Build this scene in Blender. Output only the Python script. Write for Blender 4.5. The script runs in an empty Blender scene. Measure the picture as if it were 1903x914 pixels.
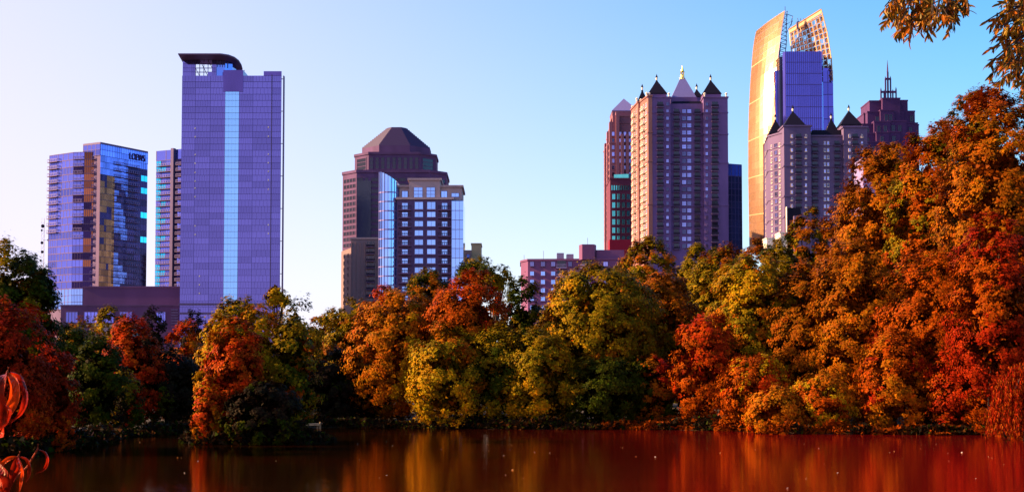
import bpy, bmesh, math, random
import numpy as np
from mathutils import Vector, Matrix, noise

# ------------------------------------------------------------------ scene, camera, sky, sun
S = bpy.context.scene
COL = S.collection
R = math.radians
PITCH = R(2.7); FPX = 2614.0; SHIFT = 155.0; CAMZ = 3.0
cam = bpy.data.cameras.new('camera'); camo = bpy.data.objects.new('camera', cam); COL.objects.link(camo)
cam.sensor_width = 36.0; cam.lens = 36.0 * FPX / 1903.0
cam.shift_y = SHIFT / 1903.0
cam.clip_start = 0.1; cam.clip_end = 20000
camo.location = (0, 0, CAMZ); camo.rotation_euler = (math.pi / 2 + PITCH, 0, 0)
S.camera = camo

SUN_EL = 25.0; SUN_AZ = 1.5     # the sun stands left of the view, a little behind the camera
sdir = Vector((-math.cos(R(SUN_AZ)) * math.cos(R(SUN_EL)), -math.sin(R(SUN_AZ)) * math.cos(R(SUN_EL)), math.sin(R(SUN_EL))))
W = bpy.data.worlds.new('World'); S.world = W; W.use_nodes = True
wn = W.node_tree.nodes; wl = W.node_tree.links
sky = wn.new('ShaderNodeTexSky'); sky.sky_type = 'NISHITA'; sky.sun_disc = False
sky.sun_elevation = R(SUN_EL); sky.sun_rotation = math.atan2(sdir.x, sdir.y)
sky.air_density = 1.0; sky.dust_density = 1.2; sky.ozone_density = 2.2
# the sky grades from a hazy lavender white round the sun's side to clean blue away from it
geo = wn.new('ShaderNodeTexCoord'); vd = wn.new('ShaderNodeVectorMath'); vd.operation = 'DOT_PRODUCT'
wl.new(geo.outputs['Generated'], vd.inputs[0]); vd.inputs[1].default_value = (-.86, -.1, -.75)
gm = wn.new('ShaderNodeMapRange'); gm.interpolation_type = 'SMOOTHSTEP'
gm.inputs['From Min'].default_value = -.68; gm.inputs['From Max'].default_value = .36
wl.new(vd.outputs['Value'], gm.inputs[0])
hs = wn.new('ShaderNodeHueSaturation'); hs.inputs['Saturation'].default_value = 1.45; hs.inputs['Value'].default_value = 1.58
wl.new(sky.outputs[0], hs.inputs['Color'])
gx = wn.new('ShaderNodeMix'); gx.data_type = 'RGBA'; gx.inputs['B'].default_value = (5.4, 4.7, 6.2, 1)
wl.new(gm.outputs[0], gx.inputs['Factor']); wl.new(hs.outputs[0], gx.inputs['A'])
wl.new(gx.outputs['Result'], wn['Background'].inputs['Color'])
wn['Background'].inputs['Strength'].default_value = 0.0625
sl = bpy.data.lights.new('sun', 'SUN'); sl.energy = 5.0; sl.angle = R(0.6); sl.color = (1.0, 0.68, 0.36)
so = bpy.data.objects.new('sun', sl); COL.objects.link(so)
so.rotation_euler = sdir.to_track_quat('Z', 'Y').to_euler(); so.location = (-60, -20, 120)
S.view_settings.view_transform = 'Standard'; S.view_settings.look = 'None'
S.view_settings.exposure = 1.6; S.view_settings.gamma = 1.0
S.cycles.max_bounces = 5; S.cycles.diffuse_bounces = 2; S.cycles.glossy_bounces = 3
S.cycles.transmission_bounces = 2; S.cycles.transparent_max_bounces = 4
S.cycles.use_denoising = True
S.cycles.sample_clamp_indirect = 6.0

# ------------------------------------------------------------------ placing by measured bearings
def slopes(px, py):
    u = (px - 951.5) / FPX; v = (457.0 - py + SHIFT) / FPX
    d = math.cos(PITCH) - v * math.sin(PITCH)
    return u / d, (math.sin(PITCH) + v * math.cos(PITCH)) / d
def at(px, py, Y):
    a, b = slopes(px, py); return Vector((a * Y, Y, CAMZ + b * Y))
def zz(py, Y): return CAMZ + slopes(951, py)[1] * Y
def XY(px, Y, py=300): return (slopes(px, py)[0] * Y, Y)

# ------------------------------------------------------------------ materials
MATS = {}
def mat_base(name):
    m = bpy.data.materials.new(name); m.use_nodes = True; MATS[name] = m
    nt = m.node_tree; return m, nt, nt.nodes['Principled BSDF'], nt.nodes, nt.links
def noise_mix(nt, c1, c2, scale, detail=4, coord='Object', stretch=None, lo=.35, hi=.65):
    n = nt.nodes; l = nt.links
    tc = n.new('ShaderNodeTexCoord'); mp = n.new('ShaderNodeMapping')
    if stretch: mp.inputs['Scale'].default_value = stretch
    no = n.new('ShaderNodeTexNoise'); no.inputs['Scale'].default_value = scale; no.inputs['Detail'].default_value = detail
    cr = n.new('ShaderNodeValToRGB'); cr.color_ramp.elements[0].position = lo; cr.color_ramp.elements[1].position = hi
    cr.color_ramp.elements[0].color = (*c1, 1); cr.color_ramp.elements[1].color = (*c2, 1)
    l.new(tc.outputs[coord], mp.inputs[0]); l.new(mp.outputs[0], no.inputs['Vector']); l.new(no.outputs['Fac'], cr.inputs[0])
    return cr, no
def random_bright(nt, src, lo, hi):
    n = nt.nodes; l = nt.links
    oi = n.new('ShaderNodeObjectInfo'); mr = n.new('ShaderNodeMapRange')
    mr.inputs['To Min'].default_value = lo; mr.inputs['To Max'].default_value = hi
    hs = n.new('ShaderNodeHueSaturation'); l.new(oi.outputs['Random'], mr.inputs[0]); l.new(mr.outputs[0], hs.inputs['Value'])
    l.new(src, hs.inputs['Color']); return hs.outputs[0]
def stone(name, c, var=.18, rough=.85, scale=.12, metal=0.0):
    m, nt, b, n, l = mat_base(name)
    c1 = tuple(x * (1 - var) for x in c); c2 = tuple(x * (1 + var) for x in c)
    cr, no = noise_mix(nt, c1, c2, scale, 6, stretch=(1, 1, .25))
    l.new(cr.outputs[0], b.inputs['Base Color']); b.inputs['Roughness'].default_value = rough
    b.inputs['Metallic'].default_value = metal
    b.inputs['Specular IOR Level'].default_value = .25
    bp = n.new('ShaderNodeBump'); bp.inputs['Strength'].default_value = .25; bp.inputs['Distance'].default_value = .08
    n2 = n.new('ShaderNodeTexNoise'); n2.inputs['Scale'].default_value = 1.5; n2.inputs['Detail'].default_value = 5
    tc = n.new('ShaderNodeTexCoord'); l.new(tc.outputs['Object'], n2.inputs['Vector'])
    l.new(n2.outputs[0], bp.inputs['Height']); l.new(bp.outputs[0], b.inputs['Normal'])
    return m
def glass(name, c, rough=.06, metal=.85, rnd=(.8, 1.2), wob=.02, scale=.25):
    m, nt, b, n, l = mat_base(name)
    cr, no = noise_mix(nt, tuple(x * .82 for x in c), tuple(x * 1.15 for x in c), .08, 5, stretch=(1, 1, .5))
    l.new(random_bright(nt, cr.outputs[0], *rnd), b.inputs['Base Color'])
    b.inputs['Metallic'].default_value = metal; b.inputs['Roughness'].default_value = rough
    bp = n.new('ShaderNodeBump'); bp.inputs['Strength'].default_value = 1.0; bp.inputs['Distance'].default_value = wob
    n2 = n.new('ShaderNodeTexNoise'); n2.inputs['Scale'].default_value = scale; n2.inputs['Detail'].default_value = 2
    tc = n.new('ShaderNodeTexCoord'); l.new(tc.outputs['Object'], n2.inputs['Vector'])
    l.new(n2.outputs[0], bp.inputs['Height']); l.new(bp.outputs[0], b.inputs['Normal'])
    return m
def plain(name, c, rough=.6, metal=0.0, var=.12, scale=3.0):
    m, nt, b, n, l = mat_base(name)
    cr, no = noise_mix(nt, tuple(x * (1 - var) for x in c), tuple(x * (1 + var) for x in c), scale, 4)
    l.new(cr.outputs[0], b.inputs['Base Color']); b.inputs['Roughness'].default_value = rough; b.inputs['Metallic'].default_value = metal
    b.inputs['Specular IOR Level'].default_value = .12
    return m
def leaf_mat(name, trans=.16, rough=.45, spec=.02):
    m, nt, b, n, l = mat_base(name)
    at_ = n.new('ShaderNodeAttribute'); at_.attribute_name = 'tint'
    l.new(at_.outputs['Color'], b.inputs['Base Color'])
    b.inputs['Roughness'].default_value = rough; b.inputs['Specular IOR Level'].default_value = spec; b.inputs['Specular Tint'].default_value = (1, .7, .3, 1)
    tr = n.new('ShaderNodeBsdfTranslucent'); mx = n.new('ShaderNodeMixShader'); mx.inputs[0].default_value = trans
    l.new(at_.outputs['Color'], tr.inputs['Color'])
    l.new(b.outputs[0], mx.inputs[1]); l.new(tr.outputs[0], mx.inputs[2]); l.new(mx.outputs[0], n['Material Output'].inputs['Surface'])
    return m
M = {}
M['leaf'] = leaf_mat('leaf')
M['bark'] = plain('bark', (.045, .028, .02), .9, var=.4, scale=2)

# ------------------------------------------------------------------ mesh helpers
class MB:
    def __init__(s): s.v = []; s.f = []; s.m = []
    def poly(s, pts, mi=0):
        i = len(s.v); s.v += [tuple(p) for p in pts]; s.f.append(tuple(range(i, i + len(pts)))); s.m.append(mi)
    def box(s, x0, x1, y0, y1, z0, z1, mi=0):
        i = len(s.v)
        s.v += [(x0,y0,z0),(x1,y0,z0),(x1,y1,z0),(x0,y1,z0),(x0,y0,z1),(x1,y0,z1),(x1,y1,z1),(x0,y1,z1)]
        s.f += [(i,i+3,i+2,i+1),(i+4,i+5,i+6,i+7),(i,i+1,i+5,i+4),(i+1,i+2,i+6,i+5),(i+2,i+3,i+7,i+6),(i+3,i,i+4,i+7)]; s.m += [mi]*6
    def prism(s, pts, z0, z1, mi=0, pts1=None):
        pts1 = pts1 or pts; n = len(pts); i = len(s.v)
        s.v += [(p[0], p[1], z0) for p in pts] + [(p[0], p[1], z1) for p in pts1]
        for k in range(n):
            j = (k + 1) % n; s.f.append((i+k, i+j, i+n+j, i+n+k)); s.m.append(mi)
        s.f.append(tuple(i+n+k for k in range(n))); s.m.append(mi)
        s.f.append(tuple(i+k for k in reversed(range(n)))); s.m.append(mi)
    def cone(s, pts, z0, apex, mi=0):
        n = len(pts); i = len(s.v); s.v += [(p[0], p[1], z0) for p in pts] + [tuple(apex)]
        for k in range(n): s.f.append((i+k, i+(k+1)%n, i+n)); s.m.append(mi)
        s.f.append(tuple(i+k for k in reversed(range(n)))); s.m.append(mi)
    def tube(s, pts, rad, n=6, mi=0):
        pts = [Vector(p) for p in pts]; rad = rad if hasattr(rad, '__len__') else [rad]*len(pts)
        base = len(s.v)
        for k, p in enumerate(pts):
            t = (pts[min(k+1, len(pts)-1)] - pts[max(k-1, 0)]); t = t.normalized() if t.length > 1e-6 else Vector((0,0,1))
            a = t.cross(Vector((0,0,1)) if abs(t.z) < .9 else Vector((1,0,0))).normalized(); b = t.cross(a)
            for j in range(n):
                an = 2*math.pi*j/n; q = p + (a*math.cos(an) + b*math.sin(an))*rad[k]; s.v.append(tuple(q))
        for k in range(len(pts)-1):
            for j in range(n):
                s.f.append((base+k*n+j, base+k*n+(j+1)%n, base+(k+1)*n+(j+1)%n, base+(k+1)*n+j)); s.m.append(mi)
        s.f.append(tuple(base+j for j in reversed(range(n)))); s.m.append(mi)
        e = base+(len(pts)-1)*n; s.f.append(tuple(e+j for j in range(n))); s.m.append(mi)
    def mesh(s, name, mats):
        me = bpy.data.meshes.new(name); me.from_pydata(s.v, [], s.f)
        for m in (mats if isinstance(mats, (list, tuple)) else [mats]): me.materials.append(m)
        me.polygons.foreach_set('material_index', s.m); me.update(); return me
    def build(s, name, mats, parent=None, loc=(0,0,0)):
        return put(name, s.mesh(name, mats), parent, loc)
def put(name, me, parent=None, loc=(0,0,0), rz=0.0, scale=None):
    o = bpy.data.objects.new(name, me); COL.objects.link(o); o.location = loc
    if rz: o.rotation_euler = (0, 0, rz)
    if scale: o.scale = scale
    if parent: o.parent = parent
    return o
def tag(o, label=None, cat=None, group=None, kind=None):
    if label: o['label'] = label
    if cat: o['category'] = cat
    if group: o['group'] = group
    if kind: o['kind'] = kind
    return o
def thing(name, loc, label, cat, group=None):
    o = bpy.data.objects.new(name, None); COL.objects.link(o); o.location = loc; o.empty_display_size = .5
    return tag(o, label, cat, group)
#@@TERRAIN
# ------------------------------------------------------------------ ground and water
SH = [(-1500,66),(-400,66),(-100,67),(60,70),(120,78),(200,88),(240,104),(360,112),(575,134),(765,131),(1000,126),(1200,126),(1380,120),(1430,112),(1840,108),(1900,96),(2100,84),(3200,70)]
SHU = [(a-951.5)/FPX for a, b in SH]; SHD = [b for a, b in SH]
def shore(u): return np.interp(u, SHU, SHD)
def ground_h(X, Y):
    Yp = np.maximum(Y, 1e-3); u = X / Yp
    d = np.where(Y > 20, Y - shore(u), -50.0)
    near = 7.5 - Y + np.abs(X) * .1
    d = np.maximum(d, near)
    isl = 4.4 - np.hypot((X + 16.3) / .95, (Y - 90.8) / .9)
    d = np.maximum(d, isl)
    h = np.where(d > 0, np.minimum(d * .25, .35) + np.clip((d - 6) * .03, 0, 1.6), np.maximum(d * .35, -1.6))
    return h
def make_ground():
    xs = np.concatenate([[-9000,-4000,-2000,-1000,-600,-400,-250,-160], np.arange(-120,121,2.0), [160,250,400,600,1000,2000,4000,9000]])
    ys = np.concatenate([[-3000,-1000,-300,-100,-40,-20,-10], np.arange(-6,16,1.0), np.arange(18,200,2.0), [210,230,260,320,400,550,800,1200,2000,4000,9000]])
    X, Y = np.meshgrid(xs, ys); Z = ground_h(X, Y)
    n = len(xs); v = np.stack([X, Y, Z], -1).reshape(-1, 3)
    f = [(j*n+i, j*n+i+1, (j+1)*n+i+1, (j+1)*n+i) for j in range(len(ys)-1) for i in range(n-1)]
    me = bpy.data.meshes.new('ground'); me.from_pydata(v.tolist(), [], f)
    m, nt, b, nn, l = mat_base('soil')
    cr, no = noise_mix(nt, (.02,.01,.005), (.045,.022,.008), .6, 8)
    l.new(cr.outputs[0], b.inputs['Base Color']); b.inputs['Roughness'].default_value = .95
    me.materials.append(m)
    for p in me.polygons: p.use_smooth = True
    tag(put('ground', me), kind='structure')
make_ground()
def make_water():
    m, nt, b, n, l = mat_base('lake_water')
    tc = n.new('ShaderNodeTexCoord')
    # murky brown water; towards the right a red lens veil is put into its colour
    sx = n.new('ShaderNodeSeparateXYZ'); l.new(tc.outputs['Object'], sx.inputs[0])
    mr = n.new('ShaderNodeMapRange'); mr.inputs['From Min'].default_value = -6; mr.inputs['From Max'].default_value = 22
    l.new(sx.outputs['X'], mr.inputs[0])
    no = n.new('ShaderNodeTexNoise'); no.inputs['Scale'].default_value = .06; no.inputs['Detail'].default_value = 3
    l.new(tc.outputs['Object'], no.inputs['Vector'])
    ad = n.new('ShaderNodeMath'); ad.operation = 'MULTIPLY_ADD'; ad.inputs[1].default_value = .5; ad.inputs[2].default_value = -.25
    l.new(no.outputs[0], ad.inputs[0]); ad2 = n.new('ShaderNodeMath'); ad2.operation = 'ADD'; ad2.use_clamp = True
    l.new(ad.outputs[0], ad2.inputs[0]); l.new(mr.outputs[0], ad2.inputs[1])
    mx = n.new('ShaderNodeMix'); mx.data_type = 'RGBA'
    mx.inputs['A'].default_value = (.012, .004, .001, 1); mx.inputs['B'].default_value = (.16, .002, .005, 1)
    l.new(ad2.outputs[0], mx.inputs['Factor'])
    # waves: fine ripples
    def wave(scale, st):
        mp = n.new('ShaderNodeMapping'); mp.inputs['Scale'].default_value = st; l.new(tc.outputs['Object'], mp.inputs[0])
        w = n.new('ShaderNodeTexNoise'); w.inputs['Scale'].default_value = scale; w.inputs['Detail'].default_value = 3
        l.new(mp.outputs[0], w.inputs['Vector']); return w
    w1 = wave(1.6, (.6, 1.6, 1)); w2 = wave(9.0, (.8, 1.5, 1))
    s = n.new('ShaderNodeMath'); s.operation = 'MULTIPLY_ADD'; s.inputs[1].default_value = .18
    l.new(w2.outputs[0], s.inputs[0]); l.new(w1.outputs[0], s.inputs[2])
    bp = n.new('ShaderNodeBump'); bp.inputs['Strength'].default_value = 1; bp.inputs['Distance'].default_value = .006
    l.new(s.outputs[0], bp.inputs['Height'])
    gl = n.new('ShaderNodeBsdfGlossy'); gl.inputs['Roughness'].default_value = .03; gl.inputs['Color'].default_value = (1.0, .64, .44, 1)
    wp = wave(.05, (.35, 1.6, 1)); rr_ = n.new('ShaderNodeMapRange'); rr_.inputs['From Min'].default_value = .45; rr_.inputs['From Max'].default_value = .62
    rr_.inputs['To Min'].default_value = .02; rr_.inputs['To Max'].default_value = .05; l.new(wp.outputs[0], rr_.inputs[0]); l.new(rr_.outputs[0], gl.inputs['Roughness'])
    df = n.new('ShaderNodeBsdfDiffuse'); fr = n.new('ShaderNodeFresnel'); fr.inputs['IOR'].default_value = 1.33
    l.new(mx.outputs['Result'], df.inputs['Color'])
    for q in (gl, df): l.new(bp.outputs[0], q.inputs['Normal'])
    ms = n.new('ShaderNodeMixShader'); l.new(fr.outputs[0], ms.inputs[0]); l.new(df.outputs[0], ms.inputs[1]); l.new(gl.outputs[0], ms.inputs[2])
    l.new(ms.outputs[0], n['Material Output'].inputs['Surface'])
    me = bpy.data.meshes.new('water'); me.from_pydata([(-9000,-3000,0),(9000,-3000,0),(9000,400,0),(-9000,400,0)], [], [(0,1,2,3)])
    me.materials.append(m); tag(put('lake_water', me), kind='structure')
make_water()
#@@TREES
# ------------------------------------------------------------------ trees
rng = np.random.default_rng(7)
PAL = {
 'olive':  [(.15,.10,.004),(.22,.13,.004),(.28,.15,.004),(.09,.065,.003)],
 'yellow': [(.46,.24,.005),(.38,.20,.005),(.24,.14,.004),(.44,.17,.004)],
 'orange': [(.44,.13,.004),(.36,.10,.004),(.22,.08,.003),(.40,.08,.003)],
 'brown':  [(.24,.065,.003),(.29,.08,.003),(.12,.04,.002),(.30,.06,.003)],
 'rust':   [(.34,.052,.002),(.28,.04,.002),(.17,.028,.002),(.38,.07,.003)],
 'red':    [(.42,.035,.003),(.34,.03,.003),(.45,.07,.003),(.26,.015,.003)],
 'crimson':[(.28,.012,.003),(.20,.012,.003),(.34,.025,.003),(.13,.012,.003)],
 'green':  [(.022,.032,.002),(.04,.048,.003),(.055,.05,.003),(.012,.018,.002)],
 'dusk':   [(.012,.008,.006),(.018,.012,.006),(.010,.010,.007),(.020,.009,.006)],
}
def unit(n, r):
    a = r.normal(size=(n, 3)); return a / np.linalg.norm(a, axis=1, keepdims=True)
def leaf_mesh(name, P, N, L, C, r, aspect=.8):
    """P leaf centres, N normals, L lengths, C colours -> one mesh of small pointed leaves"""
    n = len(P)
    T = np.cross(N, unit(n, r)); T /= np.linalg.norm(T, axis=1, keepdims=True) + 1e-9
    B = np.cross(N, T); L = L[:, None]
    V = np.empty((n, 3, 3), np.float32)
    V[:, 0] = P - T * L * .45 + B * L * .5 * aspect; V[:, 1] = P - T * L * .45 - B * L * .5 * aspect; V[:, 2] = P + T * L * .6
    me = bpy.data.meshes.new(name)
    me.vertices.add(n * 3); me.vertices.foreach_set('co', V.ravel())
    me.loops.add(n * 3); me.loops.foreach_set('vertex_index', np.arange(n * 3, dtype=np.int32))
    me.polygons.add(n); me.polygons.foreach_set('loop_start', np.arange(0, n * 3, 3, dtype=np.int32))
    at_ = me.attributes.new('tint', 'FLOAT_COLOR', 'FACE')
    at_.data.foreach_set('color', np.concatenate([C, np.ones((n, 1))], 1).astype(np.float32).ravel())
    me.update(); me.materials.append(M['leaf']); return me
def patch(P, seed, k=.25):
    r = np.random.default_rng(seed); s = 0
    for _ in range(3):
        w = r.normal(size=3) * k; s = s + np.sin(P @ w + r.uniform(0, 6))
    return s / 3
LEAFN = [0]
def crown_points(c, rx, ry, rz, n, leaf, pals, seed, nclump=60, hollow=.55, ragged=.18, zmin=-9, bottom=1.0):
    r = np.random.default_rng(seed)
    # boughs spread over a lumpy egg
    i = np.arange(nclump) + .5; ph = np.arccos(1 - 2 * i / nclump); th = np.pi * (1 + 5 ** .5) * i
    d = np.stack([np.cos(th) * np.sin(ph), np.sin(th) * np.sin(ph), np.cos(ph)], -1)
    d += r.normal(size=d.shape) * .16; d /= np.linalg.norm(d, axis=1, keepdims=True)
    w = r.normal(size=(4, 3)) * 2.0; o = r.uniform(0, 6, 4)
    lump = 1 + ragged * .5 * np.sin(d @ w.T + o).sum(1) / 1.5
    rad = (r.uniform(.80, .92, nclump)) * lump
    ax = np.array([rx, ry, rz])
    low = d[:, 2] < 0; dz = d.copy()
    fx = np.sqrt((1.02 - np.abs(d[:, 2]) ** 4) / (1.02 - d[:, 2] ** 2)); dz[low, :2] *= np.minimum(fx, 2.2)[low, None] * bottom
    CC = c + dz * rad[:, None] * ax
    Rm = (rx * ry * rz) ** (1 / 3)
    rc = Rm * 1.95 / math.sqrt(nclump) * r.uniform(.6, 1.35, nclump)
    cf = .5 + .5 * np.clip(-d[:, 1] * .8 - d[:, 0] * .4 + d[:, 2] * .3 + .2, -.75, 1)   # far side is thinner
    pw = rc ** 2 * cf; pw /= pw.sum()
    nsub = 20
    SD = unit(nclump * nsub, r).reshape(nclump, nsub, 3)
    SD = SD + d[:, None, :] * .45 + np.array([0, 0, .1]); SD /= np.linalg.norm(SD, axis=2, keepdims=True)
    SC = CC[:, None, :] + SD * rc[:, None, None] * r.uniform(.3, 1.05, (nclump, nsub, 1)) * np.array([1, 1, .9])
    SR = rc[:, None] * r.uniform(.22, .6, (nclump, nsub))
    ci = r.choice(nclump, n, p=pw); si = r.integers(0, nsub, n)
    dd = unit(n, r); sd = SD[ci, si]
    g = unit(n, r) * np.abs(r.normal(size=(n, 1))) * .62
    P = SC[ci, si] + g * SR[ci, si][:, None] * np.array([1.15, 1.15, .8])
    P[:, 2] -= (np.linalg.norm(P[:, :2] - CC[ci][:, :2], axis=1)) ** 1.5 * .10   # tips droop
    N = g * .25 + sd * .4 + d[ci] * 1.1 + dd * .45 + np.array([0, 0, .12]); N /= np.linalg.norm(N, axis=1, keepdims=True)
    L = leaf * r.uniform(.65, 1.35, n)
    # inner foliage closes the crown
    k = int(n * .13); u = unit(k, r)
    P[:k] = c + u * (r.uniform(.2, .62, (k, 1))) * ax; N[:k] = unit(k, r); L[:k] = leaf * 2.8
    # colours: bough, spray and leaf level variation
    pc = [np.array(PAL[p[0]]) for p in pals]; wts = np.array([p[1] for p in pals], float); wts /= wts.sum()
    val = patch(SC.reshape(-1, 3), seed + 5, 1.6 / Rm * 1.0).reshape(nclump, nsub) + r.normal(size=(nclump, 1)) * .22 + r.normal(size=(nclump, nsub)) * .08
    q = np.argsort(np.argsort(val.ravel())).reshape(val.shape) / val.size
    cum = np.cumsum(wts); pi = np.minimum(np.searchsorted(cum, q), len(pc) - 1)
    shade = r.integers(0, 4, (nclump, nsub))
    allp = np.array(pc)                       # palettes x 4 x 3
    Cs = allp[pi, shade]
    base = allp[pi, r.integers(0, 4, (nclump, nsub))]
    Cs = .6 * Cs + .4 * base
    C = Cs[ci, si] * r.uniform(.7, 1.3, (n, 1)) * (1 + r.normal(size=(n, 3)) * np.array([.06, .14, .05]))
    C[:k] = allp[pi[ci[:k], si[:k]], 3] * .6  # inner leaves darkened: shade inside the crown put into their colour
    C = np.clip(C * .80, .001, .6)
    ok = P[:, 2] > zmin
    return P[ok], N[ok], L[ok], C[ok], CC
def tree(px, top, hw, D, pals, label, group=None, bottom_py=None, n=None, leaf=None, name='autumn_tree', cat='tree', nclump=None,
         depth=1.0, seed=None, ragged=.12, trunk=True, bottom=1.0):
    seed = seed if seed is not None else int(px * 7 + top * 13 + D)
    r = random.Random(seed)
    base = at(px, 735, D); gz = float(ground_h(np.array(base.x), np.array(D)))
    zt = zz(top, D); zb = max(zz(bottom_py, D), gz + .1) if bottom_py else -.5
    rx = hw / FPX * D; rz = (zt - zb) / 2; ry = rx * depth
    c = np.array([0, 0, (zt + zb) / 2 - gz - rz * .03])
    lf = (leaf or (.10 + D * .0014)) * .74
    area = 4 * math.pi * ((rx * ry) ** 1.6 + (rx * rz) ** 1.6 + (ry * rz) ** 1.6) ** (1 / 1.6) / 3 ** (1 / 1.6)
    n = n or int(min(130000, 2.5 * area / (lf * lf * .42)) * DENS)
    LEAFN[0] += n
    nclump = nclump or int(np.clip(area / 2.4, 80, 280))
    water_z = -gz + .04
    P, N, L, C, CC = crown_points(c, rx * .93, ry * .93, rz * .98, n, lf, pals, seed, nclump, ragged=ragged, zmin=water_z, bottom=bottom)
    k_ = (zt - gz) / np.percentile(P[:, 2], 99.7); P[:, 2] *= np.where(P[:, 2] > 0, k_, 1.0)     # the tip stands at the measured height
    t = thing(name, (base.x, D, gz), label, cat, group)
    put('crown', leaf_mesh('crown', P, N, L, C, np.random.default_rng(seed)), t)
    if trunk:
        b = MB(); h = zt - gz; tr = max(.12, min(.5, h * .022))
        pts = [(0, 0, -.3), (r.uniform(-.2, .2), 0, h * .25), (r.uniform(-.4, .4), r.uniform(-.3, .3), h * .5), (r.uniform(-.5, .5), 0, h * .8)]
        b.tube(pts, [tr * 1.3, tr, tr * .7, tr * .2], 7)
        for k in range(7):
            q = CC[r.randrange(len(CC))]; s0 = Vector(pts[1]).lerp(Vector(pts[2]), r.random())
            mid = s0.lerp(Vector(q), .5) + Vector((0, 0, .06 * h)); b.tube([s0, mid, q], [tr * .5, tr * .3, tr * .08], 5)
        b.build('trunk', M['bark'], t)
    return t
DENS = 1.0
T = tree
# far band, behind the front rows (left to right)
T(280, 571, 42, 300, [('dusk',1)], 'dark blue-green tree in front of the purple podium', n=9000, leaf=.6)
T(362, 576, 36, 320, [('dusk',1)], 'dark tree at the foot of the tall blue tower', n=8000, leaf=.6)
T(205, 570, 46, 160, [('yellow',2),('olive',2)], 'domed yellow-olive tree in front of the purple podium wall')
T(140, 590, 45, 140, [('orange',2),('olive',1)], 'small dull orange tree between the dark bank tree and the yellow dome')
T(345, 596, 45, 132, [('orange',2),('red',1)], 'orange tree top just left of the island maple')
T(443, 553, 60, 140, [('olive',3),('yellow',1)], 'olive tree top rising behind the island maple, beneath the tall blue tower')
T(512, 530, 22, 150, [('olive',1),('yellow',1)], 'tiny high tuft of a thin tree at the corner of the tall blue tower', n=2600, nclump=12, bottom_py=562)
T(548, 551, 40, 150, [('green',1),('olive',3)], 'thin olive tree with see-through twigs right of the tall blue tower', n=9000, nclump=26, ragged=.35)
T(600, 578, 45, 165, [('brown',2),('olive',1)], 'brown tree in the low dip of the skyline')
T(655, 556, 60, 155, [('brown',1),('olive',2)], 'olive-brown tree below the beige block with balconies')
T(716, 532, 52, 150, [('red',3),('orange',1)], 'red-orange tree top below the round glass bay')
T(795, 502, 70, 175, [('olive',2),('green',1),('brown',1)], 'dark olive tree in front of the brick and glass flats')
T(885, 477, 38, 200, [('green',2),('olive',2)], 'flat-topped dark tree with bare twigs beside the small beige block', n=6000, nclump=20, bottom_py=520, ragged=.4)
T(915, 492, 34, 190, [('green',1),('olive',2)], 'thin dark tree peeping over the red-orange crown', n=6000, nclump=18, bottom_py=540, ragged=.4)
T(970, 516, 52, 142, [('green',3),('olive',1)], 'dark green domed tree right of the red-orange crown', seed=3)
T(1035, 541, 45, 175, [('olive',2),('yellow',1)], 'low olive tree in front of the pink flats')
T(1204, 443, 88, 180, [('brown',2),('olive',2),('orange',1)], 'round brown-olive dome in front of the purple tower of pointed roofs', ragged=.04)
T(1300, 456, 66, 200, [('olive',2),('yellow',1)], 'olive tree at the foot of the purple tower of pointed roofs')
T(1345, 458, 86, 168, [('olive',3),('brown',1)], 'wide olive tree between the brown dome and the golden sail tower')
T(1410, 446, 66, 180, [('brown',2),('rust',1)], 'brown tree at the foot of the golden sail tower')
T(1500, 390, 62, 168, [('green',2),('olive',2),('brown',1)], 'dark green tree in front of the grey-purple gabled block')
T(1553, 392, 52, 160, [('brown',2),('rust',1)], 'dark rust tree right of the dark green one below the grey-purple block')
T(1452, 446, 52, 150, [('olive',2),('green',1),('brown',1)], 'olive tree hiding the foot of the cream rooftops')
T(1600, 345, 55, 152, [('brown',2),('orange',2)], 'orange-brown tree in front of the right end of the grey-purple block')
T(1665, 270, 70, 158, [('orange',2),('brown',2)], 'orange crown rising just below the dark violet stepped tower')
T(1765, 228, 60, 156, [('orange',1),('rust',2),('brown',1)], 'rust crown on the skyline between the orange crown and the olive tip')
# left bank
T(48, 474, 58, 81, [('green',3),('olive',1)], 'dense dark green crown filling the left bank above the crimson tree')
T(8, 450, 92, 79, [('green',3),('olive',2)], 'tall dark green tree at the top of the left bank', depth=.8)
T(66, 505, 52, 79, [('green',3),('olive',2),('crimson',1)], 'dark green tree with one rounded shoulder stepping down toward the glass towers')
T(0, 560, 105, 73, [('crimson',3),('red',1)], 'crimson tree low on the left bank behind the curled red leaves')
T(95, 650, 58, 76, [('crimson',2),('red',1)], 'small dull red tree at the water edge of the left bank')
T(120, 600, 60, 110, [('green',2),('crimson',1)], 'dark green tree behind the left bank reds')
T(180, 622, 60, 103, [('green',2),('dusk',2)], 'almost black green tree at the corner of the left bank')
T(245, 588, 62, 118, [('crimson',2),('red',2)], 'crimson tree on the far shore of the left bay')
T(228, 690, 45, 108, [('olive',2),('crimson',1),('green',1)], 'low olive and red bush at the water of the left bay')
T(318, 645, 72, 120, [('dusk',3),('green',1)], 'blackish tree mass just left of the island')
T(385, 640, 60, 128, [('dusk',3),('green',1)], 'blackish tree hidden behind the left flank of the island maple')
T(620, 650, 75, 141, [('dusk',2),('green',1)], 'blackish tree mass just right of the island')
T(690, 660, 60, 144, [('dusk',2),('green',1)], 'dark undergrowth tree beneath the orange crown')
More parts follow.
